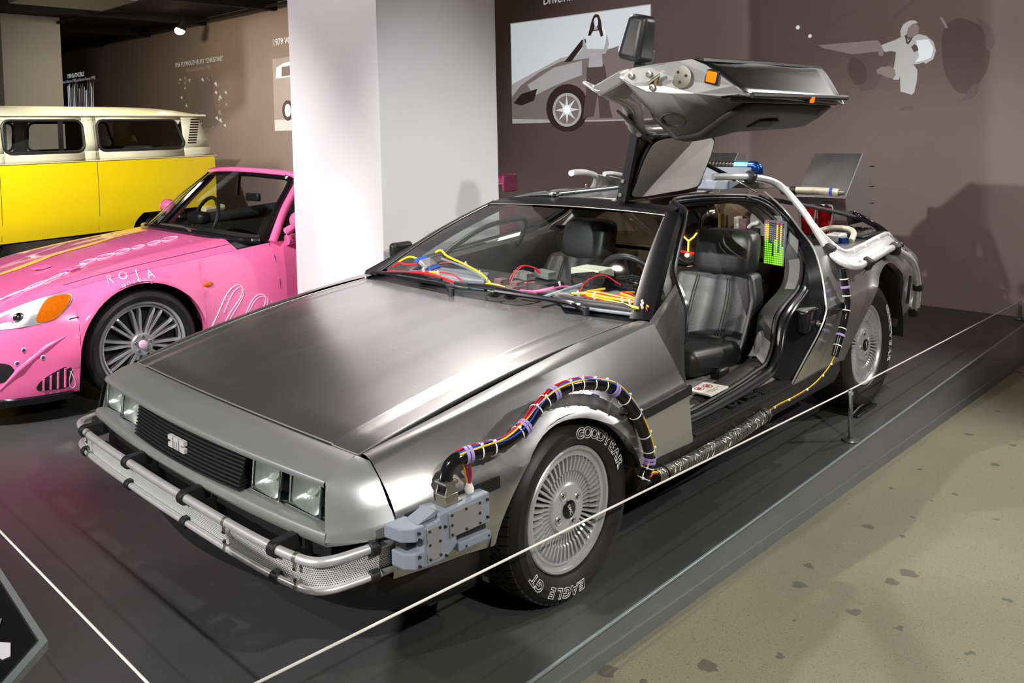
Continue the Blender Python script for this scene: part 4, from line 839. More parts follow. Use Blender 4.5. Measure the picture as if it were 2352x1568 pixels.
# latch hardware on the front face
def fp(u, z): return Vector(lerp((side_x(yr(z)+.006, z, .845, .785), yr(z)+.002, z), tuple(Vector(inner(0, z, .115))+Vector((0, -.010, 0))), u))
for u, z in ((.25, .74), (.30, .68), (.75, .66)):
    c = fp(u, z); D(MB().lathe([(.012, 0), (.012, -.004), (.006, -.005), (.005, -.002), (0, -.002)], c, 'y', 12), 'latch_screw', 'zinc')
c = fp(.55, .655); D(MB().prism([c+Vector((-.03, -.001, .05)), c+Vector((-.02, -.001, .06)), c+Vector((.012, -.001, .0)), c+Vector((.0, -.001, -.012))], (0, -.002, 0)), 'latch_slot', 'interior_dark', smooth=0)
D(MB().tube([c+Vector((-.01, -.008, .02)), c+Vector((.03, -.022, -.03))], .006, 8), 'latch_pin', 'zinc'); D(MB().box(c+Vector((.005, -.01, -.012)), (.03, .012, .014)), 'latch_bolt', 'gold_metal', bevel=.002)
c = fp(.55, .57); D(MB().lathe([(.040, -.001), (.040, -.004), (.02, -.006), (0, -.006)], c, 'y', 20), 'latch_plate', 'zinc', smooth=40)
for dx, dz in ((-.018, .0), (.014, .014), (.008, -.020)): D(MB().lathe([(.0055, -.0062), (.0055, -.0075), (0, -.0075)], c+Vector((dx, 0, dz)), 'y', 12), 'plate_hole', 'interior_dark')
c = fp(.35, .47); lb = D(MB().box(c+Vector((0, -.004, 0)), (.052, .012, .052)), 'courtesy_lamp', 'black_plastic', bevel=.008); D(MB().box(c+Vector((0, -.010, 0)), (.038, .008, .038)), 'lamp_lens', 'amber', lb, bevel=.004)
lb = D(MB().box((.838, 1.12, .345), (.034, .045, .016)), 'courtesy_lamp', 'black_plastic', bevel=.004); D(MB().box((.838, 1.12, .337), (.024, .030, .012)), 'lamp_lens', 'amber', lb, bevel=.003)
# door mirror
mr = D(MB().box((.965, .60, .805), (.17, .115, .10)).xf(lambda p: Vector((p.x, .60+(p.y-.60)*(1-1.6*(p.x-.88)) if True else 0, .805+(p.z-.805)*(1-1.2*(p.x-.88))))), 'wing_mirror', 'black_plastic', smooth=60, bevel=.022, seg=4)
D(MB().box((.885, .64, .79), (.10, .07, .05)), 'mirror_stalk', 'black_plastic', mr, bevel=.012)
# gas strut
st = B(MB().cyl((.285, 1.80, 1.285), (.415, 1.85, 1.212), .011, 12), 'gas_strut', 'black_plastic'); B(MB().cyl((.41, 1.848, 1.214), (.525, 1.869, 1.148), .005, 10), 'strut_rod', 'chrome', st)
B(MB().sphere((.415, 1.85, 1.212), .014, 10, 6), 'strut_joint', 'dark_screw', st)
# ---- door opening frame and weather seals (body side)
lpF = [(.50, 1.235, 1.098), (.53, 1.20, 1.075), (.58, 1.077, .983), (.66, .911, .902), (.72, .839, .866), (.78, .79, .812), (.80, .775, .766), (.82, .73, .71), (.826, .69, .63), (.83, .66, .52), (.83, .66, .43), (.83, .70, .385), (.835, .80, .378), (.838, 1.1, .392), (.84, 1.27, .408), (.84, 1.385, .427), (.842, 1.447, .50), (.842, 1.489, .609), (.84, 1.574, .662), (.82, 1.752, .712), (.80, 1.843, .789), (.76, 1.907, .861), (.68, 1.937, .958), (.58, 1.905, 1.065), (.53, 1.80, 1.118), (.48, 1.62, 1.135), (.42, 1.45, 1.138), (.40, 1.30, 1.130)]
loop = cr(lpF, 4, True)
cen = Vector((.6, 1.3, .75))
def insetp(p, d, dx=0): v = (cen-p); v.x = 0; v.normalize(); return Vector((p.x+dx, p.y+v.y*d, p.z+v.z*d))
B(MB().tube(loop, .013, 8, closed=True), 'opening_seal', 'seal'); B(MB().tube([insetp(p, .020, -.022) for p in loop], .010, 8, closed=True), 'inner_seal', 'rubber')
B(MB().tube([insetp(p, -.018, .012) for p in loop], .008, 8, closed=True), 'outer_seal', 'seal')
ring = [[insetp(p, .03, -.03), insetp(p, .042, -.055), insetp(p, .03, -.10)] for p in loop]
B(MB().grid([[r[k] for r in ring] for k in range(3)], cu=True), 'opening_liner', 'vinyl_dark', smooth=50)
bt_ = [p for p in loop if 1.34 < p.y < 1.52 and p.z < .52]; B(MB().grid([[tuple(insetp(p, .025, -.02)) for p in bt_], [tuple(insetp(p, .06, -.05)) for p in bt_], [tuple(insetp(p, .055, -.09)) for p in bt_]]), 'pillar_boot', 'vinyl_grey', smooth=50)
up_ = [p for p in loop if p.y > 1.70 and .70 < p.z < .86]; B(MB().grid([[tuple(insetp(p, .025, -.02)) for p in up_], [tuple(insetp(p, .07, -.06)) for p in up_]]), 'pillar_cover', 'vinyl_grey', smooth=50)
# rear jamb between seal and quarter, latch box
jam_a = [p for p in loop if p.y > 1.36 and p.x > .55]; qe = cr([(.55, 1.86, 1.135), (.63, 1.948, 1.058), (.74, 1.912, .952), (.815, 1.860, .89), (.865, 1.825, .798), (.905, 1.781, .667), (.918, 1.752, .618), (.912, 1.70, .541), (.90, 1.585, .443), (.885, 1.47, .352)], 6)[::-1]
def resample(L, n):
    d = [0]
    for a, b in zip(L, L[1:]): d.append(d[-1]+(b-a).length)
    out = []
    for i in range(n):
        s = d[-1]*i/(n-1); k = max(j for j in range(len(d)) if d[j] <= s+1e-9); k = min(k, len(L)-2); t = (s-d[k])/max(1e-9, d[k+1]-d[k]); out.append(L[k].lerp(L[k+1], t))
    return out
ja, jb = resample([insetp(p, -.008) for p in jam_a], 26), resample(qe, 26)
B(MB().grid([[tuple(p) for p in ja], [tuple((p+q_)/2+Vector((-.035, 0, 0))) for p, q_ in zip(ja, jb)], [tuple(p) for p in jb]]), 'rear_jamb', 'frame_black', smooth=40)
lbx = B(MB().box((.855, 1.70, .590), (.085, .19, .10)), 'latch_box', 'black_gloss', bevel=.008); B(MB().box((.862, 1.69, .6405), (.055, .13, .003)), 'latch_label', 'grey_plate', lbx); B(MB().lathe([(.016, .0), (.016, .012), (.007, .014), (.006, .026), (0, .026)], (.898, 1.72, .57), 'x', 14), 'latch_striker', 'zinc', lbx)
# front jamb
fa = [p for p in loop if p.y < .85 and .40 < p.z < .87]; fa = resample([insetp(p, -.01) for p in fa], 16); fb = [Vector((side_x(yr(z), z, .845, .785)-.012, yr(z)-.004, z)) for z in [.79-.42*i/15 for i in range(16)]]
B(MB().grid([[tuple(p) for p in fa], [tuple(p) for p in fb]]), 'front_jamb', 'vinyl_dark', smooth=40, solid=.01)
# ---- cabin
B(MB().bx(-.72, .72, .55, 1.98, .30, .345), 'cabin_floor', 'interior_dark')
B(MB().prism([(-.13, .7, .34), (-.11, .7, .56), (.11, .7, .56), (.13, .7, .34)], (0, 1.25, 0)), 'centre_tunnel', 'interior_dark', smooth=0, bevel=.02)
B(MB().bx(-.72, .72, .52, .60, .34, .79), 'firewall', 'interior_dark')
dash = B(MB().prism([(-.70, .50, .778), (-.70, .50, .70), (-.70, .86, .56), (-.70, .93, .66), (-.70, .93, .79), (-.70, .88, .802)], (1.40, 0, 0)), 'dashboard', 'interior_dark', smooth=30, bevel=.015)
B(MB().prism([(.27, .60, .800), (.46, .45, .800), (.75, .50, .796), (.66, .80, .810), (.50, .94, .812), (.28, .90, .812)], (0, 0, .012)), 'dash_cover', 'dash_grey', dash, smooth=0, bevel=.004)
B(MB().tube([(.275, .89, .827), (.47, .44, .815)], .004, 6), 'cover_joint', 'rubber', dash)
# seats
def seat(cx, name='seat'):
    def prof(u, v, w):   # u across -1..1, v up 0..1
        y = 1.50+.20*v-.030*math.cos(u*math.pi/2)*0; b = .045*abs(u)**2.2*(1-.3*v); x = cx+u*w*(1-.16*max(0, v-.72)/.28*1.0)
        return (x, y-.055-b+.02*math.sin(math.pi*v), .40+.385*v-.02*max(0, abs(u)-.6)*v)
    s = MB(); n, m = 20, 14
    F = [[prof(-1+2*i/n, j/m, .235) for i in range(n+1)] for j in range(m+1)]
    for j in range(m+1):
        for i in range(n+1):
            u = -1+2*i/n; x, y, z = F[j][i]; pl = .006*abs(math.sin(u*math.pi*2.2)) if abs(u) < .68 else 0
            F[j][i] = (x, y-pl-.02*math.sqrt(max(0, 1-min(1, abs(u))**6)), z)
    Bk = [[(x, y+.11, z) for x, y, z in r] for r in F]
    s.grid(F); s.grid(Bk); o1 = len(F)*len(F[0]); nn = n+1
    for i in range(n): s.f.append((m*nn+i, m*nn+i+1, o1+m*nn+i+1, o1+m*nn+i)); s.f.append((i, i+1, o1+i+1, o1+i))
    for j in range(m): s.f.append((j*nn, (j+1)*nn, o1+(j+1)*nn, o1+j*nn)); s.f.append((j*nn+n, (j+1)*nn+n, o1+(j+1)*nn+n, o1+j*nn+n))
    st_ = B(s, name, 'leather', smooth=60, bevel=.025, seg=3)
    # shoulder wedge and headrest
    B(MB().sellip((cx+.02, 1.70, .862), (.158, .070, .112), .42).xf(lambda p: Vector((p.x, p.y+.25*(p.z-.87), p.z))), 'headrest', 'leather', st_, smooth=80)
    B(MB().box((cx, 1.685, .778), (.27, .12, .05)), 'neck_pad', 'leather', st_, smooth=60, bevel=.02, seg=3)
    B(MB().box((cx, 1.30, .43), (.46, .50, .12)).xf(lambda p: Vector((p.x, p.y, p.z-.10*(p.y-1.3)+(.02 if abs(p.x-cx) > .2 else 0)))), 'seat_cushion', 'leather', st_, smooth=60, bevel=.045, seg=4)
    for u in (-.42, -.36, .36, .42): B(MB().tube([tuple(Vector(prof(u, .08+.84*k/10, .235))+Vector((0, -.026, 0))) for k in range(11)], .0016, 4), 'seam', 'rubber', st_)
    return st_
s1 = seat(.435); seat(-.42)
B(MB().lathe([(.028, -.015), (.030, 0), (.028, .015), (0, .016)], (.70, 1.17, .425), 'x', 16), 'recline_knob', 'black_gloss', s1); B(MB().box((.715, 1.20, .42), (.02, .08, .05)), 'recline_lever', 'black_plastic', s1, bevel=.008)
B(MB().sphere((.775, 1.42, .50), (.018, .055, .075), 16, 10), 'belt_guide', 'vinyl_grey', smooth=60)
# steering wheel
cw = Vector((.40, 1.02, .775)); ax = Vector((0, .88, .47)).normalized(); e1 = Vector((1, 0, 0)); e2 = ax.cross(e1).normalized()
sw = B(MB().tube([cw+(e1*math.cos(2*math.pi*i/40)+e2*math.sin(2*math.pi*i/40))*.175 for i in range(40)], .0145, 10, closed=True), 'steering_wheel', 'leather')
for a in (20, 160, 270): B(MB().tube([cw-ax*.02, cw+(e1*math.cos(R(a))+e2*math.sin(R(a)))*.17], .012, 8), 'wheel_spoke', 'black_plastic', sw)
B(MB().cyl(cw-ax*.03, cw+ax*.01, .055, 20), 'wheel_hub', 'black_plastic', sw); B(MB().cyl(cw-ax*.26, cw-ax*.03, .03, 12), 'steering_column', 'black_plastic', sw)
# ---- gadgets on the dash
def amp(c, d, rz):
    rot = Matrix.Rotation(rz, 3, 'Z'); b = B(MB().box(c, d, rot), 'dash_controller', 'black_gloss', bevel=.003)
    for k in range(4):
        p = Vector(c)+rot @ Vector(((-.30+.2*k)*d[0], 0, d[2]/2)); B(MB().box(p, (d[0]*.08, d[1]*.7, .006), rot), 'cooling_rib', 'black_plastic', b, bevel=.001)
    for sx in (-.42, .42):
        p = Vector(c)+rot @ Vector((sx*d[0], -d[1]/2, 0)); B(MB().box(p, (.008, .006, .008), rot), 'face_screw', 'chrome', b)
    p = Vector(c)+rot @ Vector((0, -d[1]/2-.001, 0)); B(MB().box(p, (d[0]*.7, .003, d[2]*.5), rot), 'face_slot', 'interior_dark', b)
    B(MB().box(Vector(c)+Vector((0, 0, -d[2]/2-.003)), (d[0]*1.12, d[1]*1.1, .006), rot), 'mount_plate', 'black_plastic', b)
amp((.375, .745, .852), (.165, .115, .046), -.30); amp((.545, .800, .848), (.185, .105, .044), -.32)
B(MB().box((.285, .855, .845), (.15, .11, .075)), 'beige_case', 'beige_case', bevel=.003)
B(MB().prism([(-.56, .62, .798), (-.40, .46, .798), (-.02, .50, .798), (-.15, .66, .798)], (0, 0, .045)), 'dash_module', 'dash_grey', smooth=0, bevel=.004)
pb = B(MB().box((.155, .64, .820), (.22, .13, .05), Matrix.Rotation(-.25, 3, 'Z')), 'power_box', 'black_plastic', bevel=.003)
for c in ((.105, .615, .868), (.175, .672, .872)):
    hs = B(MB().box((c[0], c[1], c[2]-.012), (.105, .045, .012), Matrix.Rotation(-.25, 3, 'Z')), 'heat_sink', 'grey_plate')
    for k in range(7): B(MB().box((c[0]+.004*(k-3)*.25, c[1]+(k-3)*.0066, c[2]), (.105, .0022, .022), Matrix.Rotation(-.25, 3, 'Z')), 'fin', 'grey_plate', hs)
B(MB().sphere((.055, .645, .868), (.022, .022, .020), 14, 8), 'dash_dome', 'chrome')
for c in ((.055, .515, .826), (.142, .520, .824)):
    rl = B(MB().box(c, (.055, .075, .030), Matrix.Rotation(-.15, 3, 'Z')), 'relay', 'maroon', bevel=.002); B(MB().box((c[0]+.002, c[1]+.012, c[2]+.022), (.045, .045, .018), Matrix.Rotation(-.15, 3, 'Z')), 'relay_cap', 'maroon', rl, bevel=.002)
    B(MB().box((c[0]-.006, c[1]-.040, c[2]-.006), (.044, .012, .022), Matrix.Rotation(-.15, 3, 'Z')), 'relay_socket', 'beige_case', rl); B(MB().box((c[0]-.006, c[1]-.047, c[2]-.004), (.018, .003, .012), Matrix.Rotation(-.15, 3, 'Z')), 'socket_hole', 'interior_dark', rl)
def wire(pts, m, r=.0028, name='wire', par=car): return B(MB().tube(cr(pts, 6), r, 6), name, m, par)
wire([(.02, .52, .815), (-.08, .55, .855), (-.22, .585, .88), (-.36, .60, .905), (-.42, .615, .925), (-.445, .60, .915)], 'wire_yellow', .005); wire([(.01, .51, .812), (-.09, .545, .850), (-.23, .58, .872), (-.40, .60, .89)], 'wire_grey', .005); wire([(-.22, .583, .876), (-.33, .59, .88), (-.40, .585, .87)], 'wire_red', .003)
tb = B(MB().box((-.455, .56, .868), (.05, .095, .018), Matrix.Rotation(.35, 3, 'Z') @ Matrix.Rotation(.6, 3, 'Y')), 'terminal_block', 'grey_plate', bevel=.002)
for s in (-1, 1): B(MB().box((-.455+s*.033, .56+s*.012, .868-s*.018), (.018, .090, .012), Matrix.Rotation(.35, 3, 'Z') @ Matrix.Rotation(.6, 3, 'Y')), 'terminal_sleeves', 'wire_blue', tb)
wire([(-.49, .54, .885), (-.54, .525, .895), (-.585, .505, .875), (-.60, .49, .855)], 'wire_yellow', .005); wire([(-.49, .53, .865), (-.54, .50, .862), (-.58, .49, .868), (-.60, .47, .85)], 'wire_red', .005)
for k in range(5): wire([(-.49, .53+.012*k, .86), (-.50, .49+.01*k, .845), (-.47, .47, .846), (-.42, .50, .85), (-.43, .53+.01*k, .865)], 'wire_grey', .0014)
wire([(-.62, .455, .83), (-.48, .455, .838), (-.36, .45, .848), (-.24, .44, .845), (-.12, .42, .835)], 'wire_red', .006); wire([(-.36, .46, .852), (-.25, .50, .852), (-.16, .47, .85), (-.08, .44, .83)], 'wire_red', .003); wire([(-.34, .47, .853), (-.30, .475, .853), (-.27, .46, .852)], 'wire_yellow', .004)
wire([(.03, .46, .84), (.06, .44, .848), (.11, .45, .846), (.14, .46, .84)], 'wire_yellow', .004); wire([(.12, .45, .84), (.16, .43, .828), (.24, .45, .825), (.30, .52, .835), (.335, .59, .845), (.36, .62, .842)], 'wire_pink', .004); wire([(.20, .49, .83), (.27, .50, .832), (.32, .56, .845)], 'wire_pink', .004)
for dx in (0, .012): wire([(.075+dx, .55, .835), (.08+dx, .575, .875), (.10+dx, .61, .905), (.14+dx, .64, .895), (.155+dx, .65, .875)], 'wire_red', .0026)
wire([(.335, .46, .818), (.39, .55, .845), (.42, .62, .86)], 'wire_grey', .007); wire([(.10, .53, .83), (.14, .56, .838), (.18, .60, .842)], 'wire_red', .006)
hose_ = cr([(.40, .42, .812), (.55, .40, .812), (.68, .42, .812), (.80, .45, .80)], 6); B(MB().tube([p+Vector((-.02, .095, .004)) for p in hose_], .020, 12), 'dash_hose', 'rubber')
for dz, dy, m_, r_ in ((.028, .03, 'wire_yellow', .005), (.030, .055, 'wire_red', .003), (.026, .07, 'wire_yellow', .005), (.028, .085, 'wire_red', .003), (.024, .05, 'wire_red', .0026)):
    wire([(.40+dy, .53+dy*.3, .836), (.50, .525+dy, .830+dz*.4), (.60, .515+dy*1.1, .828+dz*.4), (.70, .53+dy*.8, .825+dz*.4), (.775, .555+dy*.4, .815+dz*.3)], m_, r_)
wire([(.47, .70, .835), (.44, .62, .832), (.47, .57, .832), (.54, .545, .832), (.64, .53, .832), (.76, .52, .825)], 'wire_yellow', .005); wire([(.52, .74, .85), (.46, .70, .89), (.43, .63, .87), (.44, .58, .835), (.50, .54, .832), (.60, .52, .832)], 'wire_red', .003)
wire([(.60, .72, .832), (.58, .66, .836), (.63, .63, .838), (.70, .60, .835), (.78, .55, .828)], 'wire_yellow', .005); wire([(.60, .73, .832), (.57, .68, .838), (.64, .65, .84), (.73, .59, .835), (.79, .53, .82)], 'wire_red', .003)
for p in ((.47, .53, .842), (.56, .515, .842), (.68, .53, .842), (.71, .535, .84), (.535, .555, .842), (-.22, .585, .885), (-.10, .555, .862), (-.03, .53, .84), (-.36, .455, .86), (-.25, .445, .86), (.33, .585, .856), (.76, .545, .842), (.775, .52, .835)):
    B(MB().box(p, (.006, .010, .022), Matrix.Rotation(.4, 3, 'X')), 'cable_tie', 'tie_white', bevel=.002)
# ---- rear cabin gear: glowing branched tubes, meter panel
fb_ = B(MB().prism([(.0, 1.90, .74), (.23, 1.90, .74), (.23, 1.90, 1.0), (.19, 1.90, 1.05), (.04, 1.90, 1.05), (.0, 1.90, 1.0)], (0, .07, 0)), 'glow_box', 'interior_dark', smooth=0)
B(MB().tube([(.115+.105*math.cos(2*math.pi*i/32), 1.898, .90+.15*math.sin(2*math.pi*i/32)) for i in range(32)], .010, 8, closed=True), 'box_gasket', 'rubber', fb_)
cy_ = 1.893
for P in ([(.116, cy_, .812), (.119, cy_, .869)], [(.119, cy_, .869), (.150, cy_, .892), (.178, cy_, .926)], [(.119, cy_, .869), (.092, cy_, .890), (.060, cy_, .921)]): B(MB().tube(P, .0045, 8), 'glow_tube', 'glow_warm', fb_)
for p in ((.060, cy_, .921), (.178, cy_, .926)): B(MB().box(p, (.016, .012, .016)), 'tube_end', 'gold_metal', fb_)
B(MB().sphere((.111, cy_-.004, .793), .011, 12, 8), 'glow_bulb', 'glow_white', fb_); B(MB().tube([(.035, cy_, .812), (.16, cy_, .806)], .006, 8), 'glow_bar', 'glow_red', fb_); B(MB().box((.10, 1.895, 1.035), (.08, .004, .012)), 'red_label', 'red_lens', fb_)
mp_ = B(MB().prism([(.555, 1.875, .795), (.668, 1.865, .790), (.678, 1.865, 1.008), (.565, 1.875, 1.012)], (0, .02, 0)), 'meter_panel', 'dash_grey', smooth=0)
B(MB().prism([(.46, 1.91, .88), (.60, 1.91, .87), (.66, 1.91, .96), (.63, 1.91, 1.03), (.472, 1.91, 1.035)], (0, .01, 0)), 'meter_backplate', 'grey_plate', smooth=0)
cols = [18, 18, 10, 10, 4, 12, 18, 6, 18, 9]
leds = {k: MB() for k in ('led_green', 'led_yellow', 'led_red', 'led_off')}
for i in range(10):
    for j in range(20):
        x = .567+.0102*i+.0005*j; z = .800+.0105*j-.0004*i; y = 1.872-.0010*i
        n = cols[i]+ (2 if cols[i] == 18 else 0); k = 'led_off' if j >= n else ('led_red' if j == 19 else ('led_yellow' if j >= 12 else 'led_green'))
        leds[k].sphere((x, y, z), (.0039, .0035, .0039), 8, 5)
for k, q in leds.items(): B(q, k.replace('led_', '')+'_meter_lamps', k, mp_, smooth=0, kind='stuff')
cb_ = B(MB().box((.41, 1.90, .955), (.025, .05, .12)), 'circuit_card', 'beige_case'); B(MB().box((.30, 1.92, .96), (.015, .04, .13)), 'circuit_card', 'gold_metal'); B(MB().box((.445, 1.90, .95), (.035, .05, .11)), 'card_cage', 'maroon')
B(MB().tube(cr([(.47, 1.89, .965), (.495, 1.88, .985), (.515, 1.885, .99), (.52, 1.89, 1.0)], 4), .009, 8), 'cable_plug', 'tie_white'); B(MB().box((.50, 1.90, .93), (.05, .05, .07)), 'relay_stack', 'interior_dark', bevel=.006); B(MB().tube(cr([(.20, 1.93, .90), (.21, 1.9, .98), (.24, 1.89, 1.02), (.28, 1.9, 1.03)], 5), .018, 10), 'cabin_pipe', 'zinc')
B(MB().prism([(.66, 1.90, .78), (.73, 1.88, .80), (.735, 1.88, .92), (.68, 1.90, .96)], (0, .01, 0)), 'side_plate', 'grey_plate', smooth=0)
# ---- notice card lying on the sill
t = thing('notice_card', 'small white notice card with two red prohibition symbols on the door sill', 'sign', (.79, .96, .416))
P_ = [(.735, .895, .420), (.836, .893, .420), (.830, 1.040, .420), (.722, 1.030, .420)]
MB().prism(P_, (0, 0, .007)).build('card', 'paper_white', t, smooth=0, bevel=.001)
for cx_, cy__ in ((.758, .935), (.765, .988)):
    MB().lathe([(.0205, 0), (.0205, .0006), (.0165, .0006), (.0165, 0)], (cx_, cy__, .4273), 'z', 28).build('red_ring', 'ink_red', t, smooth=0)
    MB().box((cx_, cy__, .4278), (.004, .036, .0005), Matrix.Rotation(.7, 3, 'Z')).build('red_bar', 'ink_red', t, smooth=0)
    MB().prism([(cx_-.009, cy__-.009, .4275), (cx_+.004, cy__-.011, .4275), (cx_+.010, cy__+.004, .4275), (cx_+.002, cy__+.011, .4275), (cx_-.006, cy__+.004, .4275)], (0, 0, .0004)).build('hand_symbol', 'ink_black', t, smooth=0)
q = text_mesh('PLEASE DO NOT TOUCH', .0085); q.xf(lambda p: (.806-p.y, .965+p.x, .4278)).build('print_line', 'ink_black', t, smooth=0, kind='stuff')
q = text_mesh('THE VEHICLE', .0085); q.xf(lambda p: (.818-p.y, .955+p.x, .4278)).build('print_line', 'ink_black', t, smooth=0, kind='stuff')
# ---- junction box on the front corner and the wiring loom over the arch
jx = .945
def jbox(pts, x0, x1, name, m, par=None, bev=.004, **k):
    return B(MB().prism([(x1, y, z) for y, z in pts], (x0-x1, 0, 0)), name, m, par if par is not None else car, smooth=0, bevel=bev, **k)
jb = jbox([(-.674, .497), (-.619, .500), (-.619, .514), (-.441, .515), (-.441, .432), (-.562, .436), (-.562, .415), (-.60, .392), (-.674, .396)], .862, jx, 'junction_box', 'grey_box')
B(MB().prism([(jx, -.668, .468), (jx, -.700, .470), (jx-.022, -.727, .472), (.868, -.738, .474), (.868, -.668, .470)], (0, .0, .036)), 'box_nose', 'grey_box', jb, smooth=0, bevel=.004)
B(MB().prism([(jx, -.668, .398), (jx, -.700, .400), (jx-.022, -.722, .402), (.880, -.726, .402), (.880, -.668, .398)], (0, .0, .042)), 'box_nose', 'grey_box', jb, smooth=0, bevel=.004)
jbox([(-.705, .468), (-.66, .468), (-.66, .442), (-.705, .442)], .87, .915, 'box_gap', 'interior_dark', jb, .001)
B(MB().prism([(jx-.012, -.68, .506), (jx-.012, -.622, .508), (jx-.012, -.622, .522)], (-.05, 0, 0)), 'box_gusset', 'grey_box', jb, smooth=0)
jbox([(-.562, .420), (-.444, .412), (-.444, .390), (-.562, .396)], jx-.03, jx+.006, 'box_ledge', 'grey_box', jb, .003); jbox([(-.560, .436), (-.446, .430), (-.446, .410), (-.560, .418)], jx-.03, jx-.012, 'ledge_gap', 'interior_dark', jb, 0)
pl = [[(-.589, .507), (-.474, .506), (-.474, .438), (-.588, .442)], [(-.664, .492), (-.616, .491), (-.615, .406), (-.663, .406)]]
for P in pl: jbox(P, jx-.002, jx+.004, 'cover_plate', 'grey_plate', jb, .0015)
scr = [(-.581, .500), (-.531, .500), (-.482, .499), (-.581, .474), (-.482, .472), (-.581, .449), (-.531, .447), (-.482, .445), (-.657, .485), (-.623, .484), (-.657, .450), (-.623, .449), (-.656, .413), (-.622, .413), (-.603, .478), (-.452, .498), (-.452, .450), (-.690, .492), (-.688, .475), (-.690, .432), (-.690, .408), (-.535, .402), (-.452, .400), (-.602, .402)]
for y, z in scr: B(MB().cyl((jx, y, z), (jx+.007, y, z), .0035, 8), 'box_screw', 'dark_screw', jb)
# clamp fitting and cable boot on top of the box
cf = B(MB().box((.902, -.555, .528), (.040, .046, .022)), 'cable_clamp', 'zinc', bevel=.002)
for s in (-1, 1): B(MB().prism([(.902+s*.016, -.578, .537), (.902+s*.016, -.532, .537), (.902+s*.016, -.541, .558), (.902+s*.016, -.536, .572), (.902+s*.016, -.574, .572), (.902+s*.016, -.570, .558)], (s*.003, 0, 0)), 'clamp_cheek', 'zinc', cf, smooth=0)
B(MB().box((.902, -.555, .517), (.054, .062, .004)), 'clamp_base', 'zinc', cf)
for s in (-1, 1): B(MB().cyl((.924, -.555+s*.018, .568), (.880, -.555+s*.018, .568), .005, 8), 'clamp_bolt', 'zinc', cf)
B(MB().lathe([(.0, 0), (.013, 0), (.014, .010), (.010, .018), (.008, .024), (0, .024)], (.905, -.478, .515), 'z', 14), 'cable_boot', 'tie_white')
lm = [(.902, -.555, .545), (.902, -.557, .578), (.908, -.548, .608), (.92, -.525, .626), (.935, -.465, .630), (.938, -.374, .625), (.932, -.285, .645), (.922, -.21, .680), (.916, -.122, .704), (.918, -.019, .702), (.926, .089, .675), (.936, .157, .635), (.948, .227, .550), (.955, .274, .458), (.955, .292, .380), (.948, .265, .315)]
LP_ = cr(lm, 6); loom = B(MB().tube(LP_, .0185, 12), 'wiring_loom', 'black_gloss')
def frame_at(L, i):
    a, b = L[max(0, i-1)], L[min(len(L)-1, i+1)]; t = (b-a).normalized(); o = Vector((1, 0, 0)); o = (o-t*o.dot(t)).normalized(); u = t.cross(o)
    if u.z < 0 and abs(u.z) > .2: u = -u
    return t, o, u
start = 3*6
for k, (m_, a0, ph) in enumerate((('wire_yellow', 1.05, 0), ('wire_blue', 1.30, 1.2), ('wire_red', 1.52, 2.3), ('wire_blue', .85, 3.1), ('wire_red', 1.72, 4.0))):
    P = []
    for i in range(start, len(LP_)-4, 2):
        t_, o_, u_ = frame_at(LP_, i); a = a0+.22*math.sin(i*.22+ph); up_ = u_ if u_.y >= 0 or u_.z > 0 else -u_
        P.append(LP_[i]+(o_*math.cos(a)+up_*math.sin(a))*(.0205+.001*math.sin(i*.3+ph)))
    B(MB().tube(P, .0028 if m_ == 'wire_yellow' else .0021, 6), 'loom_wire', m_, loom)
for k, (m_, dx) in enumerate((('wire_red', 0), ('wire_red', .006), ('wire_yellow', -.005), ('wire_blue', .003), ('wire_red', -.002))):
    B(MB().tube(cr([(.905+dx*.3, -.478+dx*.4, .536), (.915+dx, -.490+dx, .575), (.930+dx, -.512+dx, .625), (.930, -.51, .648)], 5), .003, 6), 'loom_wire', m_, loom)
def ring_on(L, i, r, wdt, name, m, par, n=16):
    t_, o_, u_ = frame_at(L, i); c = L[i]; q = MB(); prof = ((r-.0015, -wdt), (r, -wdt*.9), (r, wdt*.9), (r-.0015, wdt)); rows_ = []
    for rr, h in prof: rows_.append([c+t_*h+(o_*math.cos(2*math.pi*j/n)+u_*math.sin(2*math.pi*j/n))*rr for j in range(n)])
    return B(q.grid(rows_, cu=True), name, m, par)
for i in (24, 27, 34, 41, 44, 51, 54, 57, 60, 68, 72, 77, 81, 86, 89): ring_on(LP_, i, .0225, .0018, 'cable_tie', 'tie_white', loom); t_, o_, u_ = frame_at(LP_, i); B(MB().sphere(LP_[i]+o_*.012+u_*.022, .0048, 8, 6), 'tie_knob', 'tie_white', loom)
for i in (21, 36, 47, 64, 84):
    for dj in (-.008, .004):
        c_r = ring_on(LP_, i, .0235, .0048, 'loom_clamp', 'clamp_purple', loom)
        t_, o_, u_ = frame_at(LP_, i)
        for v in c_r.data.vertices: v.co += t_*dj
    B(MB().box(LP_[i]-u_*.028-o_*.008, (.012, .014, .018)), 'clamp_foot', 'zinc', loom, bevel=.002)
wire([(.948, .262, .318), (.945, .30, .322), (.935, .345, .318), (.925, .39, .300)], 'wire_yellow', .003, 'loom_wire', loom); wire([(.948, .262, .314), (.945, .31, .314), (.935, .345, .312), (.925, .39, .296)], 'wire_red', .003, 'loom_wire', loom)
B(MB().tube(cr([(.915, .385, .284), (.92, .55, .275), (.92, .9, .275), (.92, 1.19, .292)], 6), .024, 14), 'braided_sleeve', 'rubber')
slv = cr([(.915, .385, .284), (.92, .55, .275), (.92, .9, .275), (.92, 1.19, .292)], 30); st2 = MB()
for d_ in (-1, 1):
    for k in range(7):
        st2.tube([p+(Vector((1, 0, 0))*math.cos(d_*i*.55+k*.9)+Vector((0, 0, 1))*math.sin(d_*i*.55+k*.9))*.0245 for i, p in enumerate(slv)], .0017, 4)
B(st2, 'braid_strands', 'zinc', smooth=0, kind='stuff')
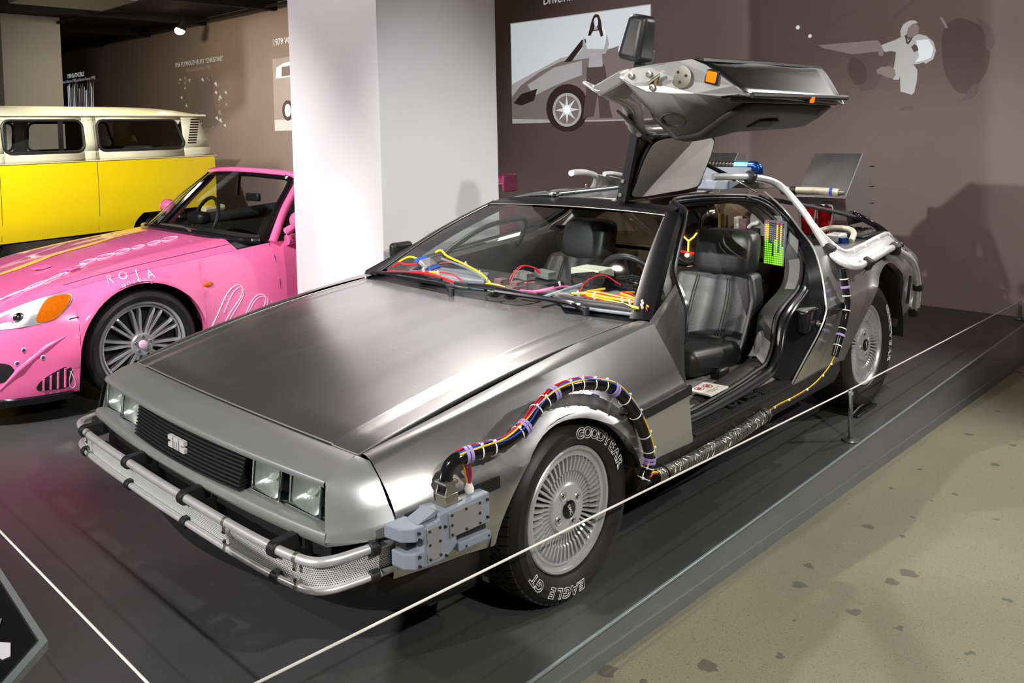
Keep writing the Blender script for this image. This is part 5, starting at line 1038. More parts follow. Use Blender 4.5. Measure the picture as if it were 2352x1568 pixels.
B(MB().tube([(.92, 1.155, .289), (.92, 1.17, .290)], .029, 14), 'sleeve_collar', 'rubber'); B(MB().tube([(.92, .43, .281), (.92, .445, .280)], .029, 14), 'sleeve_collar', 'rubber')
rl_ = cr([(.925, 1.19, .305), (.945, 1.241, .325), (.945, 1.40, .322), (.945, 1.576, .330), (.955, 1.70, .372), (.955, 1.785, .415)], 5); rlo = B(MB().tube(rl_, .0022, 6), 'rear_wire', 'wire_yellow'); B(MB().tube([p+Vector((0, .002, -.006)) for p in rl_], .0018, 6), 'rear_wire', 'maroon')
for i in (3, 8, 13, 18, 22): B(MB().sphere(rl_[i]+Vector((.004, 0, 0)), .006, 8, 6), 'cable_tie', 'tie_white', rlo)
rl2 = cr([(.955, 1.785, .415), (.958, 1.84, .50), (.958, 1.895, .58), (.955, 1.918, .66), (.945, 1.917, .74), (.935, 1.917, .80)], 6); rlo2 = B(MB().tube(rl2, .016, 12), 'rear_loom', 'black_gloss')
for i in (3, 8, 14, 19, 25): ring_on(rl2, i, .0195, .0025, 'cable_tie', 'tie_white', rlo2)
for i in (6, 22): ring_on(rl2, i, .0215, .006, 'loom_clamp', 'clamp_purple', rlo2)
# ---- side indicator under the loom
B(MB().box((.937, .195, .575), (.018, .05, .022)), 'side_marker', 'black_plastic', bevel=.004)
# ---- tubular rails and plates over the rear flank
ro_ = [(.44, 1.60, 1.235), (.50, 1.72, 1.232), (.53, 1.869, 1.219), (.58, 2.004, 1.176), (.69, 2.04, 1.045), (.80, 2.005, .910), (.875, 1.985, .835), (.935, 2.01, .800), (.95, 2.08, .790), (.95, 2.143, .795), (.95, 2.30, .808), (.95, 2.47, .825), (.90, 2.75, .80), (.86, 2.92, .70)]
ri_ = [(.44, 1.90, 1.215), (.45, 2.00, 1.21), (.47, 2.121, 1.187), (.52, 2.18, 1.13), (.62, 2.18, 1.03), (.72, 2.146, .939), (.81, 2.115, .875), (.85, 2.14, .845), (.86, 2.20, .842), (.86, 2.237, .843), (.86, 2.40, .855), (.86, 2.587, .872), (.82, 2.84, .85), (.80, 3.06, .71)]
for s in (1, -1):
    o_, i_ = cr([(s*x, y, z) for x, y, z in ro_], 5), cr([(s*x, y, z) for x, y, z in ri_], 5)
    B(MB().tube(o_, .017, 12), 'rail_tube', 'rail_alu'); B(MB().tube(i_, .014, 12), 'rail_tube', 'rail_alu')
    B(MB().grid([[tuple(a) for a in o_[12:]], [tuple((a+b)/2+Vector((s*.004, 0, .004))) for a, b in zip(o_[12:], i_[12:])], [tuple(b) for b in i_[12:]]]), 'rail_plate', 'rail_alu', smooth=50, solid=.003)
    if s < 0: continue
    for i in (8, 27, 46, 57):
        a, b = o_[i], i_[i]; m_ = (a+b)/2; d_ = (a-b); n_ = Vector((.6, 0, .8))
        B(MB().box(a+Vector((.006, 0, -.004)), (.05, .045, .055), Matrix.Rotation(.5, 3, 'Y')), 'rail_bracket', 'black_plastic', bevel=.008)
    for i in range(44, 60, 5):
        for L_ in (o_, i_): B(MB().box(L_[i]*.78+(o_[i]+i_[i])*.5*.22+Vector((.004, 0, .008)), (.010, .010, .018)), 'rail_clip', 'tie_white', bevel=.002)
    for L_ in (o_, i_): B(MB().sphere(L_[-1]+Vector((.01, -.02, .06)), .022, 10, 6), 'rail_end', 'black_plastic')
# lower rear rails
for x0 in (.86,):
    B(MB().tube(cr([(.93, 2.62, .81), (.955, 2.80, .72), (.945, 2.92, .58), (.92, 2.98, .44)], 6), .020, 10), 'rear_rail', 'alu'); B(MB().tube(cr([(.84, 3.08, .72), (.86, 3.14, .60), (.85, 3.17, .48), (.83, 3.14, .40)], 6), .018, 10), 'rear_rail', 'alu')
    for p in ((.93, 2.62, .80), (.945, 2.93, .56), (.90, 3.0, .40), (.85, 3.15, .56)): B(MB().box(p, (.05, .05, .045)), 'rear_rail_bracket', 'black_plastic', bevel=.012, seg=3)
B(MB().prism([(.86, 2.78, .66), (.86, 3.0, .62), (.86, 3.02, .47), (.86, 2.86, .45)], (.02, 0, 0)), 'tail_insert', 'dash_grey', smooth=0); B(MB().tube([(.905, 2.93, .62), (.905, 2.88, .47)], .008, 8), 'tail_rod', 'black_plastic')
# ---- rear deck machinery
def vent(x0, x1, y0):
    """sheet-metal box exhaust with a sloping face"""
    v = B(MB().add([(x0, y0-.30, 1.06), (x1, y0-.30, 1.06), (x1, y0-.05, 1.30), (x0, y0-.05, 1.30)], [(0, 1, 2, 3)]).join(MB().add([(x0, y0-.30, 1.06), (x1, y0-.30, 1.06), (x1, y0-.27, .99), (x0, y0-.27, .99)], [(0, 1, 2, 3)])).join(MB().add([(x1, y0-.30, 1.06), (x1, y0-.05, 1.30), (x1, y0+.05, 1.29), (x1, y0+.10, .93), (x1, y0-.27, .93)], [(0, 1, 2, 3, 4)])).join(MB().add([(x0, y0-.30, 1.06), (x0, y0-.05, 1.30), (x0, y0+.05, 1.29), (x0, y0+.10, .93), (x0, y0-.27, .93)], [(0, 1, 2, 3, 4)])).join(MB().add([(x0, y0-.05, 1.30), (x1, y0-.05, 1.30), (x1, y0+.05, 1.29), (x0, y0+.05, 1.29)], [(0, 1, 2, 3)])).join(MB().bx(x0, x1, y0-.27, y0+.08, .90, .93)), 'exhaust_vent', 'steel', smooth=0, solid=.004)
    for p in ((x1-.12, y0-.295, 1.035), (x1-.10, y0-.295, 1.037), (x1-.08, y0-.294, 1.035)): B(MB().cyl(p, (p[0], p[1]-.006, p[2]), .005, 8), 'vent_rivet', 'dark_screw', v)
    B(MB().tube([(x1+.002, y0-.30, 1.06), (x1+.002, y0-.05, 1.30)], .003, 6), 'vent_edge', 'steel_bright', v)
    for z in (1.22, 1.10, 1.0): B(MB().cyl((x1, y0+.07, z), (x1+.02, y0+.085, z+.002), .003, 6), 'vent_stud', 'dark_screw', v)
vent(.335, .62, 3.02); vent(-.47, -.175, 3.02)
hz_ = cr([(.30, 2.60, 1.098), (.40, 2.62, 1.10), (.52, 2.63, 1.10), (.62, 2.64, 1.095)], 6)
hs_ = B(MB().tube(hz_, .022, 12), 'braided_hose', 'braid'); B(MB().tube(hz_[-4:-2], .0235, 12), 'hose_band', 'wire_blue', hs_); B(MB().tube(hz_[3:6], .0235, 12), 'hose_band', 'black_plastic', hs_); B(MB().tube([hz_[-1], hz_[-1]+Vector((.03, .004, 0))], [.018, .012], 12), 'hose_fitting', 'zinc', hs_)
bp_ = B(MB().tube([(-.06, 2.35, 1.25), (.16, 2.35, 1.25)], .026, 14), 'cooling_pipe', 'black_gloss')
for k in range(9): B(MB().tube([(-.05+.022*k, 2.35, 1.25), (-.042+.022*k, 2.35, 1.25)], .0285, 14), 'pipe_wrap', 'black_plastic', bp_)
B(MB().tube([(.15, 2.35, 1.25), (.235, 2.35, 1.25)], .030, 8), 'pipe_fitting', 'light_blue_metal', bp_); B(MB().tube([(-.12, 2.35, 1.25), (-.05, 2.35, 1.25)], .030, 8), 'pipe_fitting', 'light_blue_metal', bp_); B(MB().tube(cr([(.225, 2.35, 1.25), (.27, 2.35, 1.25), (.285, 2.35, 1.235), (.285, 2.35, 1.205)], 4), .028, 10), 'pipe_elbow', 'blue_metal', bp_)
B(MB().lathe([(0, 0), (.032, 0), (.032, .03), (.026, .04), (0, .04)], (.285, 2.35, 1.165), 'z', 16), 'brass_base', 'gold_metal'); B(MB().bx(-.05, .36, 2.28, 2.40, 1.13, 1.17), 'pipe_tray', 'zinc', bevel=.004)
B(MB().prism([(-.35, 2.0, 1.14), (.30, 2.0, 1.14), (.30, 2.25, 1.20), (-.35, 2.25, 1.20)], (0, 0, .05)), 'roof_box', 'grey_box', smooth=0, bevel=.006)
for x in (-.05, .05): B(MB().tube([(x, 1.98, 1.225), (x+.08, 1.98, 1.225)], .022, 12), 'roof_coupling', 'grey_box')
for k, (x, y) in enumerate(((.49, 2.55), (.565, 2.60))):
    rc = B(MB().prism([(x-.035, y-.03, .86), (x+.03, y-.03, .86), (x+.038, y-.03, 1.01), (x-.04, y-.03, 1.02)], (0, .06, 0)), 'red_canister', 'red_cyl', smooth=0, bevel=.012, seg=3); B(MB().box((x, y, 1.025), (.06, .05, .014)), 'canister_cap', 'chrome', rc, bevel=.004)
    wire([(x+.02, y-.02, 1.03), (x+.05, y-.03, 1.015), (x+.045, y-.04, .93), (x+.03, y-.03, .87)], 'wire_grey', .004, 'canister_wire', rc)
vg = B(MB().bx(.44, .74, 2.68, 3.06, .82, .855), 'slotted_cover', 'black_plastic', bevel=.006)
for i in range(5):
    for j in range(6): B(MB().bx(.465+.052*i, .500+.052*i, 2.705+.058*j, 2.728+.058*j, .850, .866), 'cover_louvre', 'zinc', vg, smooth=0)
B(MB().prism([(.70, 2.20, .80), (.80, 2.12, .80), (.84, 2.62, .80), (.70, 2.66, .80)], (0, 0, .045)), 'deck_block', 'black_plastic', smooth=0, bevel=.01); B(MB().box((.735, 2.33, .885), (.08, .10, .05)), 'pump_body', 'alu', bevel=.012, seg=3); B(MB().lathe([(0, 0), (.026, 0), (.026, .045), (0, .045)], (.79, 2.29, .85), 'z', 8), 'pump_cap', 'blue_metal')
B(MB().tube(cr([(.60, 2.40, .90), (.66, 2.44, .92), (.74, 2.46, .92), (.79, 2.42, .905), (.80, 2.36, .87)], 5), .015, 10), 'pump_hose', 'braid')
B(MB().grid([[(.60, 2.86, .99), (.68, 2.80, .96)], [(.66, 3.06, .90), (.74, 3.00, .87)], [(.69, 3.16, .80), (.77, 3.10, .78)]]), 'louvre_end', 'black_gloss', smooth=40, solid=.03)
# rear wheel jack plate on the deck
jk = B(MB().box((.80, 2.33, .006), (.20, .26, .010)), 'jack_plate', 'dark_screw', bevel=.003); B(MB().tube([(.87, 2.20, .012), (.89, 2.24, .045), (.87, 2.36, .03), (.86, 2.42, .012)], .005, 6), 'jack_handle', 'post_metal', jk)
# ================================================================ pink convertible
PX, PY = -3.06, -.03
pk_ = thing('convertible', 'glossy pink open-top sports car with white swirl graphics', 'car', (PX, .9, 0))
def K(mb, name, m, parent=None, **k): return mb.xf(lambda p: Vector((p.x+PX, p.y+PY, p.z))).build(name, m, parent if parent is not None else pk_, **k)
pw = [(-.90, .42), (-.84, .60), (-.74, .715), (-.6, .80), (-.42, .855), (-.2, .872), (0, .876), (.45, .862), (1.4, .862), (2.0, .872), (2.4, .88), (2.9, .85), (3.2, .76)]
psh = [(-.90, .49), (-.74, .56), (-.55, .63), (-.38, .672), (-.2, .700), (0, .722), (.4, .752), (.8, .790), (1.6, .815), (2.3, .845), (2.9, .86), (3.2, .83)]
pln = [(-.90, .10, .30, .50, .70, .86)]
def p_x(y, z):
    w_ = interp(pw, y)[0]; sh = interp(psh, y)[0]; q = (z-.12)/(sh-.12)
    prof = interp([(0, .955), (.18, .985), (.45, 1.0), (.72, .985), (.9, .945), (1.0, .89)], q)[0]; return w_*prof
PA = dict(yc=0, zc=.312, r=.352); PB = dict(yc=2.40, zc=.315, r=.352)
def p_arch(y):
    z = .135
    for A in (PA, PB): z = max(z, arch_z(y, A, .135))
    return z
cy = sorted(set([round(-.90+4.1*i/60, 4) for i in range(61)]+[round(A['yc']+A['r']*math.cos(math.pi*i/24), 4) for A in (PA, PB) for i in range(25)]))
for s in (1, -1):
    rows_ = []
    for y in cy:
        zb = p_arch(y); sh = interp(psh, y)[0]; col = []
        for k in range(13):
            z = zb+(sh-zb)*k/12; fl_ = max(flare(y, z, PA), flare(y, z, PB))*1.3; col.append((s*(p_x(y, z)+fl_), y, z))
        col.insert(0, (col[0][0]-s*.05, y, zb)); rows_.append(col)
    K(MB().grid(rows_), 'side_panel', 'pink', smooth=40)
ctr = [(-.90, .515), (-.74, .585), (-.5, .655), (-.2, .735), (.1, .795), (.4, .842), (.62, .868)]
rows_ = []
for i in range(25):
    y = -.90+1.52*i/24; sh = interp(psh, y)[0]; w_ = p_x(y, sh); c_ = interp(ctr, y)[0]; row = []
    for t in [j/10 for j in range(-10, 11)]:
        z = c_+(sh-c_)*abs(t)**2.4+.018*math.exp(-((abs(t)-.80)/.12)**2)*(1 if y > -.5 else 0); row.append((w_*t, y+(.16*t*t*(1-i/24)*0), z))
    rows_.append(row)
hd_ = K(MB().grid(rows_), 'hood', 'pink', smooth=50)
# rear body: scuttle sides, doors are part of the side panels; boot lid
rows_ = [[(p_x(y, interp(psh, y)[0])*t, y, interp(psh, y)[0]+.03*(1-t*t)) for t in [j/6 for j in range(-6, 7)]] for y in (2.05, 2.4, 2.8, 3.05, 3.2)]
K(MB().grid(rows_), 'boot_lid', 'pink', smooth=50)
K(MB().grid([[(interp(pw, 3.2)[0]*t*.93, 3.2+.07*(1-t*t), z) for t in [j/6 for j in range(-6, 7)]] for z in (.84, .7, .5, .3, .16)]), 'rear_panel', 'pink', smooth=50)
# front bumper face
rows_ = []
for z, dy in ((.51, 0), (.44, -.02), (.36, -.03), (.28, -.01), (.20, -.03), (.135, -.05)):
    rows_.append([(.42*t*1.02, -.90-.03*(1-t*t)+dy*.6, z) for t in [j/8 for j in range(-8, 9)]])
fb2 = K(MB().grid(rows_), 'front_bumper', 'pink', smooth=50)
def patch(pts, d=.004, n=None):
    """pts (y,z) on the near flank, pushed out by d"""
    P = cr([(0, y, z) for y, z in pts], n, True) if n else [Vector((0, y, z)) for y, z in pts]
    return [Vector((p_x(p.y, p.z)+max(flare(p.y, p.z, PA), 0)*1.3+d, p.y, p.z)) for p in P]
def fanpatch(pts, d=.004, n=4):
    P = patch(pts, d, n); c = sum(P, Vector())/len(P); c.x = p_x(c.y, c.z)+d+.004; q = MB().add([c]+P, [(0, i+1, (i+1) % len(P)+1) for i in range(len(P))])
    return q
for s in (1, -1):
    def KM(q, *a, **k): return K(q if s > 0 else q.mirror(), *a, **k)
    hl = KM(fanpatch([(-.355, .655), (-.47, .652), (-.62, .605), (-.74, .545), (-.73, .51), (-.60, .515), (-.47, .535), (-.39, .59)], .003), 'headlamp', 'wheel_silver', smooth=50)
    KM(fanpatch([(-.365, .650), (-.46, .645), (-.52, .58), (-.53, .535), (-.46, .540), (-.40, .590)], .007), 'indicator_lens', 'amber_lens', hl, smooth=50)
    KM(MB().sphere((p_x(-.60, .565)-.005, -.60, .563), (.016, .030, .026), 14, 8), 'projector_lens', 'chrome', hl)
    KM(fanpatch([(-.38, .66), (-.47, .655), (-.62, .608), (-.74, .548), (-.72, .515), (-.60, .52), (-.47, .54), (-.40, .59)], .012), 'headlamp_cover', 'lens_clear', hl, smooth=50)
# intakes and lower vents
K(MB().prism([(x, -.945, z) for x, z in ((-.36, .20), (.36, .20), (.38, .36), (-.38, .36))], (0, .02, 0)), 'intake', 'interior_dark', fb2, smooth=0, bevel=.01)
vn = K(fanpatch([(-.66, .33), (-.73, .34), (-.76, .28), (-.70, .24), (-.64, .27)], .003), 'bumper_intake', 'interior_dark', fb2)
vv = K(fanpatch([(-.40, .285), (-.52, .235), (-.55, .18), (-.48, .168), (-.40, .175)], .003, 3), 'bumper_vent', 'interior_dark', fb2)
for k in range(4): K(MB().tube([tuple(patch([(-.425-.032*k, .172)], .007)[0]), tuple(patch([(-.425-.032*k, .275-.014*k)], .007)[0])], .006, 6), 'vent_fin', 'pink', vv)
K(MB().tube([tuple(p) for p in patch([(-.38, .46), (-.50, .40), (-.62, .30), (-.70, .20)], -.002)], [.003, .014, .016, .006], 8), 'bumper_crease', 'pink', fb2, smooth=60)
lp2 = [(s*interp(pw, y)[0]*.985, y, 0) for s, ys2 in ((-1, (-.38, -.55, -.7, -.82, -.9)), (1, (-.9, -.82, -.7, -.55, -.38))) for y in ys2]; lp2 = lp2[:5]+[(0, -.955, 0)]+lp2[5:]; LL = cr(lp2, 4)
K(MB().grid([[(p.x, p.y, .150) for p in LL], [(p.x*1.01, p.y-.012, .142) for p in LL], [(p.x*1.012, p.y-.016, .112) for p in LL], [(p.x*.96, p.y+.02, .105) for p in LL]]), 'front_lip', 'black_gloss', smooth=40)
# wheels
def pwheel(sx, y, detail):
    c = (0, y, .312); X = lambda x: sx*x; ro = .825
    def L(prof, nm, m, par, n=56, **k): return K(MB().lathe([(r, X(x)) for r, x in prof], c, 'x', n), nm, m, par, **k)
    w = L([(.232, ro-.2), (.228, ro-.012), (.232, ro-.004), (.240, ro+.004), (.244, ro)], 'wheel', 'wheel_silver', pk_, smooth=35)
    L([(.24, ro-.2), (.245, ro), (.252, ro+.012), (.275, ro+.018), (.296, ro+.010), (.309, ro-.006), (.3115, ro-.02), (.3115, ro-.18), (.295, ro-.2), (.24, ro-.2)], 'tyre', 'tyre', w, smooth=30)
    L([(.23, ro-.10), (0, ro-.10)], 'brake_backing', 'interior_dark', w)
    if not detail: return
    L([(.225, ro-.02), (.220, ro-.008), (.213, ro-.012), (.210, ro-.05)], 'rim_ring', 'wheel_silver', w, smooth=35)
    L([(.065, ro-.06), (.064, ro-.018), (.058, ro-.010), (.03, ro-.012), (0, ro-.012)], 'hub', 'wheel_silver', w, smooth=35); L([(.024, ro-.012), (.023, ro-.003), (.02, ro-.001), (0, ro-.001)], 'hub_cap', 'pale_pink', w)
    first = None; q = MB(); rows2 = [[(X(a), -g, r_), (X(b), -g*.6, r_), (X(b), g*.6, r_), (X(a), g, r_)] for r_, a, b, g in ((.055, -.050, -.018, .012), (.09, -.050, -.020, .010), (.15, -.045, -.012, .0105), (.195, -.04, -.008, .010), (.213, -.035, -.016, .008))]
    q.grid(rows2, cu=True)
    for i in range(10):
        for d_ in (-.11, .11):
            if first is None: o = first = q.xf(lambda p: p+Vector(pk_['_org'])).build('spoke', 'wheel_silver', w, smooth=30)
            else: o = first.copy(); C.objects.link(o); o.parent = w
            o.location = Vector((PX+X(ro), PY+y, .312))-Vector(pk_['_org']); o.rotation_euler = (2*math.pi*(i+.25)/10+d_, 0, 0)
    for i in range(5):
        a = 2*math.pi*i/5+.3; K(MB().lathe([(.009, X(ro-.014)), (.008, X(ro-.004)), (.004, X(ro-.004)), (.004, X(ro-.010)), (0, X(ro-.010))], (0, y+.042*math.cos(a), .312+.042*math.sin(a)), 'x', 10), 'lug_nut', 'chrome', w)
pwheel(1, 0, True); pwheel(1, 2.40, True); pwheel(-1, 0, False); pwheel(-1, 2.40, False)
for A in (PA, PB):
    for s in (1, -1):
        q = MB(); rr2 = [[(s*x, A['yc']+(A['r']+.01)*math.cos(a), A['zc']+(A['r']+.01)*math.sin(a)) for a in [math.pi*(-.15+1.3*i/24) for i in range(25)]] for x in (.50, .845)]; q.grid(rr2); q.f.append(tuple(range(25))); K(q, 'wheel_well', 'interior_dark', smooth=40)
K(MB().bx(-.60, .60, -.8, 3.1, .13, .28), 'underbody', 'interior_dark')
# windshield
bb = [(-.755, .80, .800), (-.70, .70, .82), (-.4, .57, .855), (0, .52, .868), (.4, .57, .855), (.70, .70, .82), (.755, .80, .810)]
tp = [(-.60, 1.15, 1.185), (-.56, 1.12, 1.205), (-.3, 1.07, 1.222), (0, 1.055, 1.228), (.3, 1.07, 1.222), (.56, 1.12, 1.205), (.60, 1.15, 1.185)]
b2, t2 = cr(bb, 4), cr(tp, 4)
ws = K(MB().grid([[tuple(p) for p in b2], [tuple((p+q_)/2+Vector((0, -.015, .015))) for p, q_ in zip(b2, t2)], [tuple(p) for p in t2]]), 'windshield', 'glass', smooth=60)
for s in (1, -1):
    K(MB().tube(cr([(s*.775, .86, .79), (s*.70, 1.0, .98), (s*.625, 1.165, 1.165), (s*.56, 1.15, 1.208)], 6), .028, 10), 'pillar_cover', 'pink', ws, smooth=60); K(MB().tube(cr([(s*.74, .80, .80), (s*.665, .96, .98), (s*.595, 1.12, 1.155), (s*.54, 1.12, 1.19)], 6), .024, 8), 'pillar_seal', 'black_gloss', ws)
K(MB().tube([p+Vector((0, .015, .004)) for p in t2], .022, 10), 'header_rail', 'pink', ws, smooth=60); K(MB().tube([p+Vector((0, -.002, -.022)) for p in t2], .016, 8), 'header_seal', 'black_gloss', ws)
K(MB().tube([p+Vector((0, -.02, .0)) for p in b2], .022, 8), 'cowl', 'black_gloss', ws); K(MB().tube(cr([(.35, .52, .875), (.15, .55, .885), (-.1, .53, .885)], 4), .008, 6), 'wiper', 'zinc', ws)
K(MB().box((.02, 1.05, 1.13), (.02, .02, .16), Matrix.Rotation(.25, 3, 'Y')), 'mirror_stem', 'chrome', ws); K(MB().box((.20, 1.06, 1.045), (.17, .03, .055)), 'rear_view_mirror', 'black_plastic', ws, bevel=.01)
# cabin
K(MB().bx(-.72, .72, .62, 2.05, .30, .42), 'cabin_floor', 'interior_dark'); K(MB().prism([(-.72, .60, .80), (-.72, .60, .6), (-.72, 1.0, .55), (-.72, .98, .80), (-.72, .85, .83)], (1.44, 0, 0)), 'dashboard', 'vinyl_dark', smooth=30, bevel=.03)
for x in (-.38, .38):
    s2 = K(MB().box((x, 1.86, .70), (.46, .16, .62)), 'seat', 'leather', smooth=60, bevel=.06, seg=4); K(MB().box((x, 1.58, .45), (.46, .5, .12)), 'seat_cushion', 'leather', s2, smooth=60, bevel=.04)
    K(MB().tube([(x+.17*math.cos(a), 2.0, .92+.17*math.sin(a)) for a in [math.pi*i/12 for i in range(13)]], .018, 8), 'roll_hoop', 'black_plastic', s2)
K(MB().tube([(-.80+.0, .95, .80), (-.80, 1.9, .86)], .05, 10), 'door_pad', 'vinyl_dark'); K(MB().tube([(.80, .95, .80), (.80, 1.9, .845)], .035, 10), 'door_pad', 'pink')
K(MB().tube([tuple(Vector((-.36, .98, .86))+Vector((math.cos(a)*.17, math.sin(a)*.06, math.sin(a)*.16))) for a in [2*math.pi*i/28 for i in range(28)]], .014, 8, closed=True), 'steering_wheel', 'leather')
K(MB().box((-.36, .93, .88), (.22, .10, .09)), 'gauge_pod', 'black_plastic', bevel=.03)
for s in (1, -1): K(MB().bx(s*.745-.01, s*.745+.01, .86, 2.05, .30, .79), 'door_lining', 'vinyl_dark')
K(MB().bx(-.74, .74, 2.04, 2.06, .3, .84), 'rear_lining', 'vinyl_dark')
# mirrors, marker, seams
for s in (1, -1):
    m2 = K(MB().sphere((s*.935, .96, .935), (.075, .055, .058), 16, 10), 'wing_mirror', 'pink', smooth=70); K(MB().tube([(s*.84, .93, .86), (s*.90, .95, .90)], [.03, .022], 10), 'mirror_stalk', 'pink', m2)
K(MB().sphere((p_x(.385, .60)+.002, .385, .60), (.010, .032, .016), 14, 8), 'side_marker', 'amber_lens')
K(MB().tube([tuple(p) for p in patch([(.84, .79), (.85, .70), (.86, .55), (.87, .35), (.87, .2)], .0005)], .0022, 6), 'door_seam', 'rubber'); K(MB().tube([tuple(p) for p in patch([(-.39, .53), (-.345, .535)], .001)], .003, 6), 'bumper_seam', 'rubber')
hs2 = MB()
for yy_ in [-.35+.95*i/16 for i in range(17)]: pass
hp = []
for i in range(17):
    y = -.36+1.1*i/16; sh = interp(psh, y)[0]; t = .90; w_ = p_x(y, sh); c_ = interp(ctr, min(y, .62))[0]; hp.append((w_*t, y, c_+(sh-c_)*t**2.4+.018*math.exp(-((t-.8)/.12)**2)+.0015))
K(MB().tube(hp, .0022, 6), 'hood_seam', 'maroon')
for x, y in ((.12, -.28), (.42, -.22)):
    z = interp(ctr, y)[0]; K(MB().prism([(x-.02, y-.06, z+.0), (x+.05, y-.02, z+.0), (x+.05, y+.03, z+.012), (x-.02, y+.02, z+.016)], (0, 0, .006)), 'hood_nostril', 'pink', hd_, smooth=0, bevel=.004)
# white graphics lying on the flank and hood
def flank(pts, m='pale_pink', r=.004, nm='swirl_stripe'): return K(MB().tube([tuple(p) for p in patch([(p.y, p.z) for p in cr([(0, y, z) for y, z in pts], 6)], .0005)], r, 5), nm, m, kind=None)
flank([(.33, .31), (.36, .32), (.43, .42), (.50, .53), (.56, .57), (.60, .55), (.58, .49), (.50, .40), (.45, .30), (.46, .245), (.52, .24), (.58, .32), (.64, .44), (.70, .49), (.75, .47), (.73, .40), (.68, .31), (.64, .24)]); flank([(.47, .42), (.53, .52), (.58, .555), (.61, .535), (.585, .475), (.51, .38), (.47, .29)], r=.003); flank([(.60, .35), (.67, .45), (.72, .475), (.765, .455), (.74, .38), (.70, .30)], r=.003)
flank([(-.40, .255), (-.385, .22), (-.375, .17), (-.395, .16), (-.405, .20), (-.395, .25), (-.385, .262)], r=.003)
for k in range(22):
    y, z = random.uniform(.50, .95), random.uniform(.25, .55); K(MB().sphere(tuple(patch([(y, z)], .0)[0]), (.002, .004, .004), 8, 5), 'sparkle', 'pale_pink')
for y, z in ((-.60, .40), (-.52, .35), (-.63, .335), (.83, .40), (.93, .43)):
    q = tuple(patch([(y, z)], .001)[0]); dt = K(MB().sphere(q, (.003, .013, .013), 14, 6), 'round_decal', 'pale_pink'); K(MB().sphere((q[0]+.002, q[1], q[2]), (.0025, .009, .009), 12, 6), 'decal_centre', 'decal_navy', dt)
def flank_text(txt, y0, z0, size, step, flip=1):
    for i, ch in enumerate(txt):
        a = -.30+.16*i; yc_, zc_ = y0+step*i, z0+.02*math.sin(math.pi*(i+.5)/len(txt))
        q = text_mesh(ch, size, extrude=.0008)
        def f(p): y, z = yc_+p.x, zc_+p.y*flip; o = patch([(y, z)], .003)[0]; return (o.x+p.z, y, z)
        K(q.xf(f), 'decal_letter', 'pale_pink', smooth=0)
flank_text('ROJA', -.155, .676, .062, .072); flank_text('MOTEGI', -.10, .668, .028, .030, -1)
# chain of rings on the hood
def hoodpt(t, y):
    sh = interp(psh, y)[0]; w_ = p_x(y, sh); c_ = interp(ctr, y)[0]; return (w_*t, y, c_+(sh-c_)*abs(t)**2.4+.003+.018*math.exp(-((abs(t)-.80)/.12)**2))
for k in range(6):
    y, t, r_ = -.10+.10*k, .42-.0*k, .045+.008*math.sin(k*1.4)
    K(MB().tube([hoodpt(t+r_*1.1*math.cos(a), y+r_*math.sin(a)) for a in [2*math.pi*i/18 for i in range(18)]], .003, 5, closed=True), 'ring_decal', 'pale_pink', hd_)
K(MB().tube([hoodpt(.75-.25*i/20+.04*math.sin(i*.8), -.72+.6*i/20) for i in range(21)], .004, 5), 'swirl_stripe', 'pale_pink', hd_); K(MB().tube([hoodpt(.72-.25*i/20-.04*math.sin(i*.8), -.72+.6*i/20) for i in range(21)], .003, 5), 'swirl_stripe', 'pale_pink', hd_)
K(MB().grid([[hoodpt(t-.1*i/12, -.75+1.2*i/12) for t in (-.20, -.15+.02*math.sin(i), -.10+.03*math.sin(i*1.7))] for i in range(13)]), 'flame_decal', 'decal_orange', hd_, smooth=0)
# rear wing
wg = K(MB().prism([(-.78, 2.98, 1.03), (-.78, 3.02, 1.085), (-.78, 3.14, 1.115), (-.78, 3.16, 1.10), (-.78, 3.06, 1.03)], (1.56, 0, 0)), 'rear_wing', 'pink', smooth=40, bevel=.012)
for s in (1, -1): K(MB().box((s*.78, 3.06, 1.04), (.02, .17, .14)), 'wing_end', 'pink', wg, bevel=.02); K(MB().box((s*.45, 3.04, .94), (.04, .08, .18)), 'wing_stay', 'pink', wg, bevel=.01)
# ================================================================ yellow and cream van
VO = Vector((-9.03, 4.0, 0)); va = R(-11.5); vu = Vector((-math.sin(va), -math.cos(va), 0)); vv_ = Vector((-math.cos(va), math.sin(va), 0))
van = thing('camper_van', 'vintage yellow van with cream upper body and roof', 'van', tuple(VO))
def Y(mb, name, m, parent=None, **k): return mb.xf(lambda p: VO+vu*p.x+vv_*p.y+Vector((0, 0, p.z))).build(name, m, parent if parent is not None else van, **k)
VL, VW = 4.4, 1.72; zs0, zbelt, zg = .27, 1.19, 1.755
def ru(z): return interp([(.27, .03), (.5, -.05), (.9, -.04), (1.19, .0), (1.45, .08), (1.755, .21)], z)[0]     # rear end leans in towards the roof
def vin(z): return interp([(.27, .05), (.45, .01), (.8, 0), (1.19, .012), (1.45, .035), (1.755, .075)], z)[0]
VA = dict(u=.85, hw=.56, top=.47)
def v_arch(u):
    d = abs(u-VA['u'])
    return zs0 if d > VA['hw'] else zs0+(VA['top']-zs0)*min(1, ((VA['hw']-d)/.13))**.5
uc = lambda z: .12+.21*max(0, z-1.19)/.565
